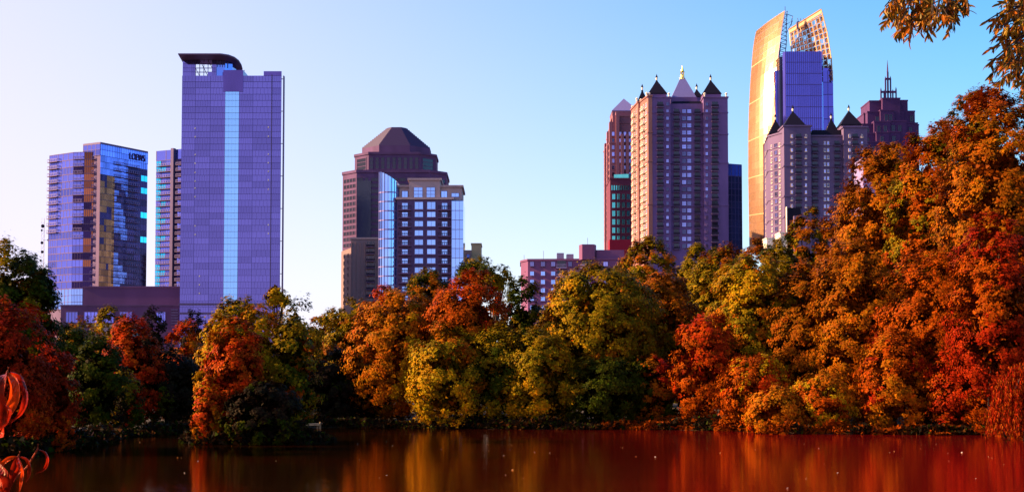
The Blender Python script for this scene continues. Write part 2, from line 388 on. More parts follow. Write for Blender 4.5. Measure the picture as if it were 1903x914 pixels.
# island
T(438, 590, 56, 89, [('red',4),('orange',1)], 'red maple in the middle of the little island', depth=.8)
T(405, 585, 42, 91, [('yellow',3),('orange',2)], 'bright golden crown on the left side of the little island', depth=.8)
T(470, 568, 70, 93, [('yellow',3),('orange',1),('green',1)], 'yellow crown on top of the little island')
T(540, 590, 52, 92, [('olive',3),('green',2),('rust',1)], 'olive green tree on the right side of the island')
T(388, 700, 30, 87.5, [('red',2),('orange',2)], 'orange skirt of leaves hanging to the water at the left tip of the island', depth=.9)
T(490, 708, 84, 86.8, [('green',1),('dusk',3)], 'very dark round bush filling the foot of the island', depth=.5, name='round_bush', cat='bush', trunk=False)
# centre shore
T(745, 540, 108, 140, [('orange',4),('yellow',1),('brown',1)], 'broad orange tree right of the dark gap', bottom_py=790)
T(868, 503, 92, 136, [('rust',2),('red',2),('orange',2)], 'red-orange crown in the centre of the far shore', bottom_py=760)
T(835, 600, 82, 131, [('yellow',3),('olive',3),('orange',1)], 'yellow-green tree hanging to the water at the centre')
T(925, 600, 66, 131, [('olive',3),('green',1),('yellow',1)], 'olive tree at the water below the dark green dome')
T(1000, 610, 72, 130, [('yellow',2),('olive',3)], 'pointed yellow-olive tree at the left foot of the widest olive crown')
T(1110, 492, 135, 137, [('olive',4),('yellow',2),('brown',1)], 'widest olive crown on the far shore, below the pink flats')
T(1120, 660, 80, 130, [('green',3),('olive',1)], 'dark green tree at the waterline under the widest olive crown')
T(1230, 510, 88, 145, [('olive',2),('brown',2)], 'olive-brown tree right of the widest olive crown')
T(1215, 660, 60, 131, [('crimson',1),('brown',1),('green',1)], 'dark red-brown tree at the waterline left of the scarlet one')
T(1312, 585, 70, 128, [('red',3),('rust',1)], 'scarlet tree in the right half of the shore')
T(1400, 476, 92, 134, [('yellow',3),('olive',2),('orange',1)], 'yellow tree rising behind the scarlet one')
T(1400, 660, 72, 122, [('rust',2),('yellow',1),('red',1)], 'rust and gold tree under the yellow one')
T(1505, 490, 95, 132, [('brown',3),('olive',1)], 'brown tree left of the great orange crown')
T(1440, 715, 62, 114, [('red',1),('orange',2)], 'orange bush trailing in the water right of the centre')
T(1530, 690, 70, 114.5, [('orange',2),('yellow',1),('rust',1)], 'golden bush leaning over the water under the brown tree')
# right bank
T(1655, 276, 110, 140, [('orange',2),('brown',3)], 'great orange crown in front of the stepped dark tower', depth=.8)
T(1600, 450, 100, 126, [('brown',3),('orange',2)], 'orange tree stepping down from the great crown')
T(1740, 236, 100, 132, [('orange',2),('rust',2),('olive',1)], 'tall rust-orange crown at the shoulder of the right bank')
T(1860, 165, 125, 118, [('rust',3),('brown',2),('orange',1)], 'tallest rust-red tree at the right edge')
T(1735, 470, 115, 117, [('brown',2),('rust',3)], 'rust-orange tree in the middle of the right bank')
T(1660, 610, 80, 114, [('rust',3),('crimson',1),('orange',2)], 'low orange tree with bright boughs over the water on the right bank')
T(1855, 400, 95, 108, [('crimson',2),('rust',2)], 'deep red tree below the tallest one')
T(1790, 640, 72, 112, [('crimson',2),('rust',2)], 'dark crimson tree beside the weeping shrub')
T(1825, 168, 60, 150, [('olive',2),('brown',1)], 'olive tree tip rising behind the rust-red crown on the right', bottom_py=400, ragged=.35)
def undergrowth():
    r = np.random.default_rng(5); n = 70000
    us = r.uniform(SHU[1], .47, n); D = shore(us) + np.abs(r.normal(size=n)) * 3.0 - .6 + .8 * np.sin(us * 90) * np.sin(us * 37)
    X = us * D; h = np.maximum(.15, .75 + 1.1 * patch(np.stack([X, D, X * 0], -1), 3, .9)) * r.random(n) ** .8 * .7 + .03
    k = 9000; a = r.uniform(0, 6.3, k); q = np.sqrt(r.random(k)) * 4.9; X[:k] = -16.3 + q * np.cos(a); D[:k] = 90.6 + q * np.sin(a) * .95; h[:k] = np.maximum(.1, .5 + .6 * patch(np.stack([X[:k], D[:k], X[:k] * 0], -1), 9, 1.2)) * r.random(k) + .05
    P = np.stack([X, D, h], -1); N = unit(n, r) + np.array([0, -.3, .5]); N /= np.linalg.norm(N, axis=1, keepdims=True)
    pal = np.array(PAL['dusk'] * 2 + PAL['green'][:2] + [(.05,.016,.004)] * 3)
    C = pal[r.integers(0, len(pal), n)] * r.uniform(.5, 1.1, (n, 1))
    warm = (X > 8) & (patch(P, 12, .8) + r.normal(size=n) * .2 > -.1); C[warm] = np.array(PAL['rust'])[r.integers(0, 4, warm.sum())] * r.uniform(.3, .8, (warm.sum(), 1))
    tag(put('undergrowth', leaf_mesh('undergrowth', P, N, r.uniform(.25, .5, n), C, r)), kind='stuff')
undergrowth()
# ------------------------------------------------------------------ buildings
M['blue_glass'] = glass('blue_glass', (.14,.125,.42), .05, .9, (.86,1.13), .02, .3)
M['strip_glass'] = glass('strip_glass', (.26,.55,.95), .05, .95, (.97,1.03), .01, .3)
M['condo_glass'] = glass('condo_glass', (.17,.19,.66), .04, .9, (.75,1.25), .03, .4)
M['dark_glass'] = glass('dark_glass', (.028,.013,.075), .06, .85, (.6,1.35), .03, .4)
M['cyan_glass'] = glass('cyan_glass', (.05,.62,.9), .05, .9, (.85,1.1), .02, .4)
M['gold_reflection_glass'] = glass('gold_reflection_glass', (.42,.13,.055), .1, .85, (.35,1.15), .05, .5)  # gold reflections of sunlit surroundings, painted as a pane tint
M['bay_glass'] = glass('bay_glass', (.30,.50,1.0), .05, .95, (.9,1.1), .02, .4)
M['win_glass'] = glass('win_glass', (.27,.27,.62), .05, .9, (.2,1.35), .02, .5)
M['win_blue'] = glass('win_blue', (.28,.48,.95), .05, .95, (.85,1.1), .02, .5)
M['teal_glass'] = glass('teal_glass', (.10,.55,.55), .1, .8, (.85,1.15), .02, .5)
M['gold_glass'] = glass('gold_glass', (.62,.31,.19), .18, .85, (.7,1.2), .01, .4)
M['sail_glass'] = glass('sail_glass', (.13,.10,.46), .07, .9, (.92,1.08), .015, .4)
M['slate_glass'] = glass('slate_glass', (.035,.035,.055), .12, .6, (.8,1.2), .03, .4)
M['slate_blue'] = glass('slate_blue', (.09,.13,.26), .1, .8)
M['mullion'] = plain('mullion', (.10,.07,.16), .5, .3)
M['lav_frame'] = plain('lavender_frame', (.26,.2,.42), .6)
M['slab'] = stone('slab_concrete', (.16,.10,.19))
M['purple_stone'] = stone('purple_stone', (.165,.088,.235))
M['podium'] = stone('podium_stone', (.11,.045,.12), .1)
M['rose_stone'] = stone('rose_stone', (.10,.048,.125))
M['brown_brick'] = stone('brown_brick', (.095,.055,.14))
M['beige'] = stone('beige_render', (.36,.25,.27), .1)
M['pink'] = stone('pink_brick', (.17,.06,.15), .1)
M['maroon'] = stone('maroon_brick', (.13,.028,.06), .1)
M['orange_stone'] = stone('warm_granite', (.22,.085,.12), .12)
M['castle'] = stone('castle_stone', (.125,.082,.175), .15)
M['violet_stone'] = stone('violet_granite', (.075,.026,.10), .1)
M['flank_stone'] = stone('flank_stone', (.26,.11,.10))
M['slate'] = plain('slate_roof', (.007,.005,.016), .6)
M['lead'] = plain('lead_roof', (.20,.17,.38), .45, .3)
M['gold'] = plain('gilding', (.95,.55,.12), .3, .9)
M['sign_paint'] = plain('sign_paint', (.07,.05,.2), .5)
M['cream'] = plain('cream_paint', (.8,.66,.55), .6)
M['iron'] = plain('dark_iron', (.03,.02,.04), .5, .3)
M['copper_frame'] = plain('copper_frame', (.62,.36,.2), .45, .3)
M['terracotta'] = plain('red_canvas', (.22,.01,.03), .8)
M['steel'] = plain('grey_steel', (.25,.2,.3), .4, .6)

def window_mesh(key, fr, gl, nx=2, nz=1, b=.09, sill=True, depth=.22):
    m = MB(); d = depth
    m.box(-.5, -.5+b, -d, 0, 0, 1); m.box(.5-b, .5, -d, 0, 0, 1)
    m.box(-.5+b, .5-b, -d, 0, 1-b, 1); m.box(-.5+b, .5-b, -d, 0, 0, b)
    if sill: m.box(-.56, .56, -d-.12, -.01, -.09, -.003)
    for i in range(1, nx): x = -.5+i/nx; m.box(x-.02, x+.02, -d*.7, 0, b, 1-b)
    for i in range(1, nz): z = i/nz; m.box(-.5+b, .5-b, -d*.6, 0, z-.02, z+.02)
    m.poly([(-.5+b,-.05,b),(.5-b,-.05,b),(.5-b,-.05,1-b),(-.5+b,-.05,1-b)], 1)
    return m.mesh(key, [fr, gl])
def panel_mesh(key, gl, nx=3, fr=None, m_=.02, sl=.05):
    """a storey-high pane of curtain wall in its thin frame, with vertical mullions"""
    m = MB(); m.box(-.5, .5, -.06, 0, .02, .98, 1)
    m.box(-.5, .5, -.14, -.002, -.0, sl, 0)
    for i in range(nx): x = -.5+i/nx; m.box(x-m_*.5, x+m_*.5, -.12, -.001, sl, 1, 0)
    return m.mesh(key, [fr or M['mullion'], gl])
def balcony_mesh(key, slab, rail, solid=False, nb=7, back=None):
    """slab, rail and balusters; unit width, 1 high, 1 deep"""
    m = MB(); m.box(-.5, .5, -1, 0, -.06, .03, 0)
    m.box(-.5, .5, -1.0, -.95, .36, .41, 1); m.box(-.5, -.46, -.95, 0, .36, .41, 1); m.box(.46, .5, -.95, 0, .36, .41, 1)
    for i in range(nb):
        x = -.49+.96*i/(nb-1); m.box(x, x+.025, -.99, -.96, .03, .36, 1)
    if solid: m.box(-.47, .47, -.985, -.975, .06, .34, 1)
    if back: m.box(-.42, .42, -.05, -.002, .035, .92, 2)
    return m.mesh(key, [slab, rail] + ([back] if back else []))
MESH = {}
def shared(key, fn=None):
    if key not in MESH: MESH[key] = fn()
    return MESH[key]

class Bld:
    def __init__(s, name, px, Y, label, group=None, cat='building', zb=1.0, py=300):
        x, y = XY(px, Y, py); s.o = Vector((x, y, zb)); s.root = thing(name, tuple(s.o), label, cat, group)
    def pt(s, px, Y, py=300): x, y = XY(px, Y, py); return (x - s.o.x, y - s.o.y)
    def z(s, py, Y): return zz(py, Y) - s.o.z
    def foot(s, pts, py=300): return [s.pt(a, b, py) for a, b in pts]
    def block(s, name, pts, z0, z1, mat, py=300):
        m = MB(); m.prism(s.foot(pts, py) if not callable(pts) else pts(), z0, z1); return m.build(name, mat, s.root)
    def rect(s, px0, px1, Y, depth, py=300):
        """front edge parallel to the picture at Y; the sides run straight back"""
        a = s.pt(px0, Y, py); b = s.pt(px1, Y, py); return [a, b, (b[0], b[1]+depth), (a[0], a[1]+depth)]
def grow(pts, d):
    n = len(pts); out = []
    cx = sum(p[0] for p in pts)/n; cy = sum(p[1] for p in pts)/n
    for k in range(n):
        p0, p1, p2 = pts[k-1], pts[k], pts[(k+1) % n]
        def nor(a, b):
            v = Vector((b[0]-a[0], b[1]-a[1])); v.normalize(); return Vector((v.y, -v.x))
        n1, n2 = nor(p0, p1), nor(p1, p2); w = n1+n2; w = w/max(.3, w.dot(n1)) if w.length > .01 else n1
        out.append((p1[0]+w.x*d, p1[1]+w.y*d))
    return out
class Seg:
    """one straight wall between two footprint points (seen from outside: A left, B right)"""
    def __init__(s, bld, A, B):
        s.b = bld; s.A = Vector(A); s.B = Vector(B); s.d = (s.B-s.A).normalized(); s.len = (s.B-s.A).length
        s.rz = math.atan2(s.d.y, s.d.x); s.n = Vector((s.d.y, -s.d.x))
    def s_at(s, px, py):
        k = slopes(px, py)[0]; ox, oy = s.b.o.x, s.b.o.y
        # (A+d t + o).x = k*(...).y
        ax, ay = s.A.x+ox, s.A.y+oy
        return (k*ay-ax)/(s.d.x-k*s.d.y)
    def z_at(s, py, t): return s.b.z(py, s.A.y+s.d.y*t+s.b.o.y)
    def put(s, name, me, t, z, w, h, out=0.0, depth=1.0):
        p = s.A+s.d*t+s.n*out
        return put(name, me, s.b.root, (p.x, p.y, z), s.rz, (w, depth, h))
    def px(s, name, me, px0, px1, py0, py1, out=0.0, depth=1.0):
        """fill the measured rectangle"""
        pm = (py0+py1)/2; a, b = s.s_at(px0, pm), s.s_at(px1, pm); t = (a+b)/2
        z1, z0 = s.z_at(py0, t), s.z_at(py1, t)
        return s.put(name, me, t, z0, b-a, z1-z0, out, depth)
def band(bld, name, pts, z, h, out, mat):
    m = MB(); m.prism(grow(pts, out), z, z+h); return m.build(name, mat, bld.root)
def curtain(seg, name, px_edges, pys, variants, out=.1, rows=None, depth=1.0, pick=None):
    """a pane per storey and bay"""
    for j in range(len(pys)-1):
        for i in range(len(px_edges)-1):
            me = pick(i, j) if pick else variants[(i*3+j*7) % len(variants)]
            if me is None: continue
            seg.px(name, me, px_edges[i], px_edges[i+1], pys[j], pys[j+1], out, depth)
def pyramid_roof(b, pts, z0, apex_z, mat, name='roof', flare=.4, gild=True, apex=None, fin_h=3.6, kick=0):
    cx = sum(p[0] for p in pts)/len(pts); cy = sum(p[1] for p in pts)/len(pts)
    if apex: cx, cy = apex
    m = MB(); m.prism(grow(pts, flare), z0, z0+.5)
    m.cone(grow(pts, flare*.6), z0+.5, (cx, cy, apex_z)); r = m.build(name, mat, b.root)
    if gild:
        f = MB(); h = fin_h; w = h*.17
        ring = lambda q: [(cx+q*math.cos(math.pi/4*k), cy+q*math.sin(math.pi/4*k)) for k in range(8)]
        f.prism(ring(w*1.1), apex_z-.9, apex_z-.5, 1); f.prism(ring(w*.55), apex_z-.5, apex_z-.1, 1)
        f.prism(ring(w*.7), apex_z-.1, apex_z+h*.28, 0, ring(w*1.05)); f.prism(ring(w*1.05), apex_z+h*.28, apex_z+h*.4, 0, ring(w*.6))
        f.cone(ring(w*1.2), apex_z+h*.4, (cx, cy, apex_z+h), 1)
        f.build('finial', [M['cream'], M['slate']], r)
    return r
rr = random.Random(11)

# ---- glass condominium tower with hotel sign (far left)
def condo_tower():
    b = Bld('condominium_tower', 93, 655, 'faceted blue glass tower with balconies and a dark hotel sign, farthest left')
    A = b.foot([(93,655),(137,646),(157,645),(185,645),(185,690),(93,690)])
    z1 = b.z(283, 645); zp = b.z(536, 645)
    m = MB(); m.prism(A, 0, z1); m.build('wall', M['slab'], b.root)
    B = b.foot([(155,648),(186,643),(274,668),(274,700),(155,700)])
    z2 = b.z(267, 643)
    m = MB(); m.prism(B, 0, z2); m.build('wall', M['slab'], b.root)
    cg = [shared('condo_%d' % k, lambda k=k: panel_mesh('pane', M['condo_glass'], (4,3,5)[k])) for k in range(3)]
    dk = shared('condo_dark', lambda: panel_mesh('pane', M['dark_glass'], 4))
    am = shared('condo_gold_reflection', lambda: panel_mesh('pane', M['gold_reflection_glass'], 4, m_=.05))
    cy = shared('condo_cyan', lambda: panel_mesh('pane', M['cyan_glass'], 2))
    nfl = 19; fl = [283+(536-283)*k/nfl for k in range(nfl+1)]
    s1 = Seg(b, A[0], A[1]); s2 = Seg(b, A[1], A[2]); s3 = Seg(b, A[2], A[3])
    e = .12
    def span(seg, name, a0, a1, z0, z1, me, out=e): seg.put(name, me, (a0+a1)/2*seg.len, z0, (a1-a0)*seg.len, z1-z0, out)
    zf = [zp+(z1-zp)*k/nfl for k in range(nfl+1)]
    bal = shared('condo_bal', lambda: balcony_mesh('balcony', M['slab'], M['lav_frame']))
    for k in range(nfl):
        za, zb_ = zf[k], zf[k+1]
        span(s1, 'window', 0, .36, za, zb_, cg[k % 3]); span(s1, 'window', .36, 1, za, zb_, cg[(k+1) % 3])
        span(s2, 'window', 0, 1, za, zb_, cg[1] if k % 4 else dk)
        if k > 7: s1.put('balcony', bal, s1.len*.2, za, s1.len*.42, (zb_-za), e, 1.4)
        if k > 6: s2.put('balcony', bal, s2.len*.5, za, s2.len*.9, (zb_-za), e, 1.2)
        top = k > 12
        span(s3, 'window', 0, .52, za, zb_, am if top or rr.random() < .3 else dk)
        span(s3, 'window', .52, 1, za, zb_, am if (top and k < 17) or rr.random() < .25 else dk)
        s3.put('balcony', bal, s3.len*.75, za, s3.len*.5, (zb_-za), e, 1.0)
    # bright foot of the left wing
    for k in range(3):
        za = zp-(k+1)*3.1; span(s1, 'window', 0, 1, za, za+3.1, shared('foot', lambda: panel_mesh('pane', M['bay_glass'], 7))); span(s2, 'window', 0, 1, za, za+3.1, shared('foot', None))
    for k in range(0, nfl+1):
        band(b, 'floor_slab', A, zf[k]-.15, .3, .32, M['slab'])
    # tall wing
    q1 = Seg(b, B[0], B[1]); q2 = Seg(b, B[1], B[2])
    zt = [z2-1.6*3.4, z2]
    for k in range(2): q1.put('window', cg[0], q1.len/2, z2-2.7*(k+1), q1.len, 2.7, .1)
    nf2 = 21; zf2 = [zp+(z2-5.4-zp)*k/nf2 for k in range(nf2+1)]
    cuts = [0,.14,.30,.44,.58,.72,.86,1]
    for k in range(nf2):
        for i in range(7):
            u = k/nf2
            if i <= 3: me = 'mix'
            elif i == 6 and k in (16, 18, 8, 12): me = cy
            else: me = dk if u < .93 else cg[1]
            if me == 'mix':
                for h in range(3):
                    x = i+h/3; w_ = (cuts[i+1]-cuts[i])/3; c0 = cuts[i]+w_*h
                    v = noise.noise(Vector((x*.55+3, k*.42, 1.7)))+.25*noise.noise(Vector((x*2, k*2, 0)))  # patches of gold and blue reflection, laid out as tinted panes
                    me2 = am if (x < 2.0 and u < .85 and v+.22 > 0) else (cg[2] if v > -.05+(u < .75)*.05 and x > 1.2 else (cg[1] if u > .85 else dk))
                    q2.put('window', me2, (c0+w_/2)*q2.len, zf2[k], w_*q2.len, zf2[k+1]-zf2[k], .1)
                continue
            q2.put('window', me, (cuts[i]+cuts[i+1])/2*q2.len, zf2[k], (cuts[i+1]-cuts[i])*q2.len, zf2[k+1]-zf2[k], .1)
        for (c0, c1) in ((.3,.46),(.52,.80)):
            q2.put('balcony', bal, (c0+c1)/2*q2.len, zf2[k], (c1-c0)*q2.len, (zf2[k+1]-zf2[k]), .1, 1.2)
    for i in range(7):
        for k in range(2): q2.put('window', cg[1], (cuts[i]+cuts[i+1])/2*q2.len, z2-2.7*(k+1), (cuts[i+1]-cuts[i])*q2.len, 2.7, .1)
    band(b, 'parapet', B, z2-.2, .9, .25, M['mullion'])
    # sign
    cu = bpy.data.curves.new('sign_letters', 'FONT'); cu.body = 'LOEWS'; cu.size = 5.2; cu.extrude = .15; cu.align_x = 'LEFT'
    cu.materials.append(M['iron'])
    p = q2.A+q2.d*(q2.len*.60)+q2.n*.45
    tmp = bpy.data.objects.new('tmp', cu); COL.objects.link(tmp); dg = bpy.context.evaluated_depsgraph_get()
    me = bpy.data.meshes.new_from_object(tmp.evaluated_get(dg)); bpy.data.objects.remove(tmp)
    so_ = put('sign', me, b.root); me.materials.clear(); me.materials.append(M['sign_paint'])
    so_.location = (p.x, p.y, z2-4.6); so_.rotation_euler = (math.pi/2, 0, q2.rz)
    so_.scale = (q2.len*.34/ (5.2*3.3), .85, 1)
condo_tower()

# ---- cyan condo behind the tall tower
def cyan_tower():
    b = Bld('condominium_tower', 291, 760, 'slim tower with cyan glass edge and dark stacked balconies, tucked beside the tallest blue slab')
    F = b.foot([(291,760),(345,752),(345,785),(291,785)])
    z1 = b.z(281, 760); m = MB(); m.prism(F, 0, z1); m.build('wall', M['slab'], b.root)
    s = Seg(b, F[0], F[1]); zp = b.z(545, 760); n = 23
    cg = shared('condo_1', None); cy = shared('condo_cyan', None); dk = shared('condo_dark', None)
    zt = b.z(300, 760); bal = shared('condo_bal', None)
    s.put('window', cg, s.len/2, zt, s.len, z1-zt, .1)
    for k in range(n):
        za = zp+(zt-zp)*k/n; h = (zt-zp)/n
        s.put('window', cy, s.len*.08, za, s.len*.16, h, .1) if k % 5 else s.put('window', cg, s.len*.08, za, s.len*.16, h, .1)
        s.put('window', cg if k % 3 else cy, s.len*.26, za, s.len*.16, h, .1)
        s.put('window', cg, s.len*.44, za, s.len*.2, h, .1)
        s.put('window', cg if k % 2 else dk, s.len*.86, za, s.len*.24, h, .1)
        s.put('balcony', bal, s.len*.32, za, s.len*.5, h, .1, 2.0); s.put('balcony', bal, s.len*.87, za, s.len*.26, h, .1, 2.0)
    m = MB(); p = s.A+s.d*s.len*.62; m.box(-.9, .9, -2.2, 0, 0, zt+6-0); put('pier', m.mesh('pier', M['mullion']), b.root, (p.x, p.y, 0), s.rz)
cyan_tower()

# ---- podium
def podium():
    b = Bld('hotel_podium', 113, 615, 'windowless purple podium between the two blue glass towers', py=560)
    z1 = b.z(533, 615); z0 = b.z(566, 615)
    U = b.rect(154, 337, 622, 18, 550); m = MB(); m.prism(U, 0, b.z(533, 622)); m.build('wall', M['podium'], b.root)
    band(b, 'parapet', U, b.z(533, 622)-.5, .8, .25, M['podium'])
    L = b.rect(113, 334, 615, 6.9, 580); m = MB(); m.prism(L, 0, b.z(567, 615)); m.build('wall', M['podium'], b.root)
    band(b, 'parapet', L, b.z(567, 615)-.4, .6, .25, M['rose_stone'])
    s = Seg(b, L[0], L[1]); w = shared('podium_win', lambda: window_mesh('opening', M['slab'], M['condo_glass'], 4, 1, .04, False))
    for a, c in ((122,145),(156,182),(190,212),(222,246),(290,308)): s.px('window', w, a, c, 579, 600, .05)
    lv = MB()
    for k in range(6): lv.box(-.5, .5, -.4, 0, k/6, k/6+.09)
    s.px('louvre', lv.mesh('louvre', M['mullion']), 318, 331, 572, 602, .02)
podium()

# ---- tallest blue slab
def blue_slab():
    Y = 600
    b = Bld('glass_office_tower', 339, Y, 'tallest blue slab tower with a pale blue centre stripe and a curved roof canopy')
    z1 = b.z(141, Y)
    x0, x1 = 338, 523
    F = b.foot([(x0, Y), (x1, Y), (x1-.8, Y+24), (x0+1, Y+24)], 200)
    m = MB(); m.prism(F, 0, z1); m.build('wall', M['blue_glass'], b.root)
    s = Seg(b, F[0], F[1])
    bays = [x0, 363, 391, 418.6, 444.5, 470, 505, x1]
    n = 38; pys = [141+(582-141)*k/n for k in range(n+1)]
    pb = [shared('bp%d' % k, lambda k=k: panel_mesh('pane', M['blue_glass'], k+4, M['blue_frame'], .010, .025)) for k in range(3)]
    ps = shared('ps', lambda: panel_mesh('pane', M['strip_glass'], 4, M['strip_frame'], .012, .025))
    L = s.len; ed = [ (v-x0)/(x1-x0)*L for v in bays]
    zs = [z1-(z1-b.z(582, Y))*k/n for k in range(n+1)]
    for j in range(n):
        for i in range(7):
            me = pb[(i+j) % 3]
            if i == 3:
                if j < 2: continue
                me = ps
            o = s.put('window', me, (ed[i]+ed[i+1])/2, zs[j+1], ed[i+1]-ed[i]-.12, zs[j]-zs[j+1]-.06, .12 if i != 3 else .2)
            o.rotation_euler = (rr.gauss(0, .0012), 0, s.rz+rr.gauss(0, .0015))
    # lobby storeys
    zl = [b.z(582, Y), b.z(598, Y), b.z(625, Y)]
    for k in range(2):
        for i in range(7): s.put('window', pb[2], (ed[i]+ed[i+1])/2, zl[k+1]+.6, ed[i+1]-ed[i]-.1, zl[k]-zl[k+1]-1.0, .12)
    for py in (565, 582): band(b, 'band', F, b.z(py, Y)-.5, .9, .35, M['mullion'])
    # right fin standing clear of the wall
    f = MB(); c = b.pt(526.6, Y-1, 200); f.box(c[0]-.22, c[0]+.22, -1, 1, 0, b.z(142, Y)); f.build('side_fin', M['mullion'], b.root)
    for zc in np.arange(12, z1, 14.0):
        q = MB(); q.box(F[1][0]-.2, c[0]+.1, -.2, .2, zc, zc+.25); q.build('tie', M['mullion'], b.root)
    # recessed joint
    q = MB(); t = b.pt(505, Y-.2, 200); q.box(t[0]-.18, t[0]+.18, -.4, 0.05, 30, z1+.5); q.build('joint', M['mullion'], b.root)
    # roof blocks
    m = MB(); p = b.foot([(490, Y-.3), (523.4, Y-.3), (522.8, Y+12), (490, Y+12)], 140); m.prism(p, z1+.01, b.z(133, Y)); m.build('roof_block', M['blue_dark'], b.root)
    m = MB(); p = b.rect(415, 452, Y-.5, 10, 140); m.prism(p, z1-7, b.z(131, Y)); m.build('roof_block', M['blue_dark'], b.root)
    # glazed lantern under the canopy, braced and partly open to the sky
    zb, zt = z1, b.z(100, Y-8)-.58
    lat = MB(); a = b.pt(340, Y+1, 130); e = b.pt(402, Y+1, 130); W_ = e[0]-a[0]; H = zt-zb
    for k in range(9): x = a[0]+W_*k/8; lat.box(x-.12, x+.12, 1, 1.3, zb, zt)
    for k in range(5): z = zb+H*k/4; lat.box(a[0], e[0], .9, 1.4, z-.12, z+.12)
    for k in range(4):
        lat.tube([(a[0]+W_*k/4, 1.1, zt), (a[0]+W_*(k+1)/4, 1.1, zb)], .14, 5)
    lat.build('screen_frame', M['mullion'], b.root)
    sp = panel_mesh('pane', M['blue_glass'], 2, M['blue_frame'])
    for i in range(8):
        for k in range(4):
            if (3 <= i <= 6 and k <= 3 and i+(3-k) >= 4) and not (i == 6 and k == 0): continue
            put('window', sp, b.root, (a[0]+W_*(i+.5)/8, .9, zb+H*k/4), 0, (W_/8, 1, H/4))
    m = MB()
    # curved glazed right half
    arc = [b.pt(402, Y+1, 130), b.pt(418, Y+2, 130), b.pt(432, Y+6, 130), b.pt(439, Y+13, 130), b.pt(440, Y+20, 130), b.pt(402, Y+20, 130)]
    m.prism(arc, z1+.01, zt); m.build('lantern', M['lantern_glass'], b.root)
    for k in range(9):
        x = arc[0][0]+.6+k*.98; mm = MB(); yy = np.interp(x, [q[0] for q in arc[:5]], [q[1] for q in arc[:5]]); mm.box(x-.1, x+.1, yy-.35, yy, zt-3, zt); mm.build('mullion', M['mullion'], b.root)
    c = [b.pt(332, Y-8, 110), b.pt(410, Y-8, 110)]+[b.pt(px, Y+dy, 110) for px, dy in ((424,-6),(435,-2),(443,4),(448,12),(450,19),(449,24),(440,22),(420,12))]+[b.pt(341, Y+7, 110)]
    zc = b.z(100, Y-8); m = MB(); m.prism(c, zc-.55, zc, 0); m.prism(grow(c, .25), zc-.35, zc+.05, 0); m.build('canopy', M['canopy'], b.root)
    pass
    # little maintenance lamps / vents, catching light
    vent = MB(); vent.box(-.22, .22, -.3, 0, -.3, .3); vm = vent.mesh('vent', M['cream'])
    for px, ys in ((363, (239,255,288,304,321,337,350,366,420,436)), (371,(513,529,545)), (499,(237,254,287,303,319,335,352,418,434))):
        for py in ys: s.put('vent', vm, s.s_at(px, py), s.z_at(py, 0), 1, 1, .3)
M['blue_frame'] = plain('blue_frame', (.09,.06,.22), .35, .6)
M['lantern_glass'] = glass('lantern_glass', (.22,.24,.62), .06, .9)
M['strip_frame'] = plain('strip_frame', (.3,.5,.7), .35, .6)
M['blue_dark'] = glass('blue_dark_panel', (.10,.07,.28), .08, .9)
M['canopy'] = plain('canopy_metal', (.16,.09,.17), .5, .3)
blue_slab()

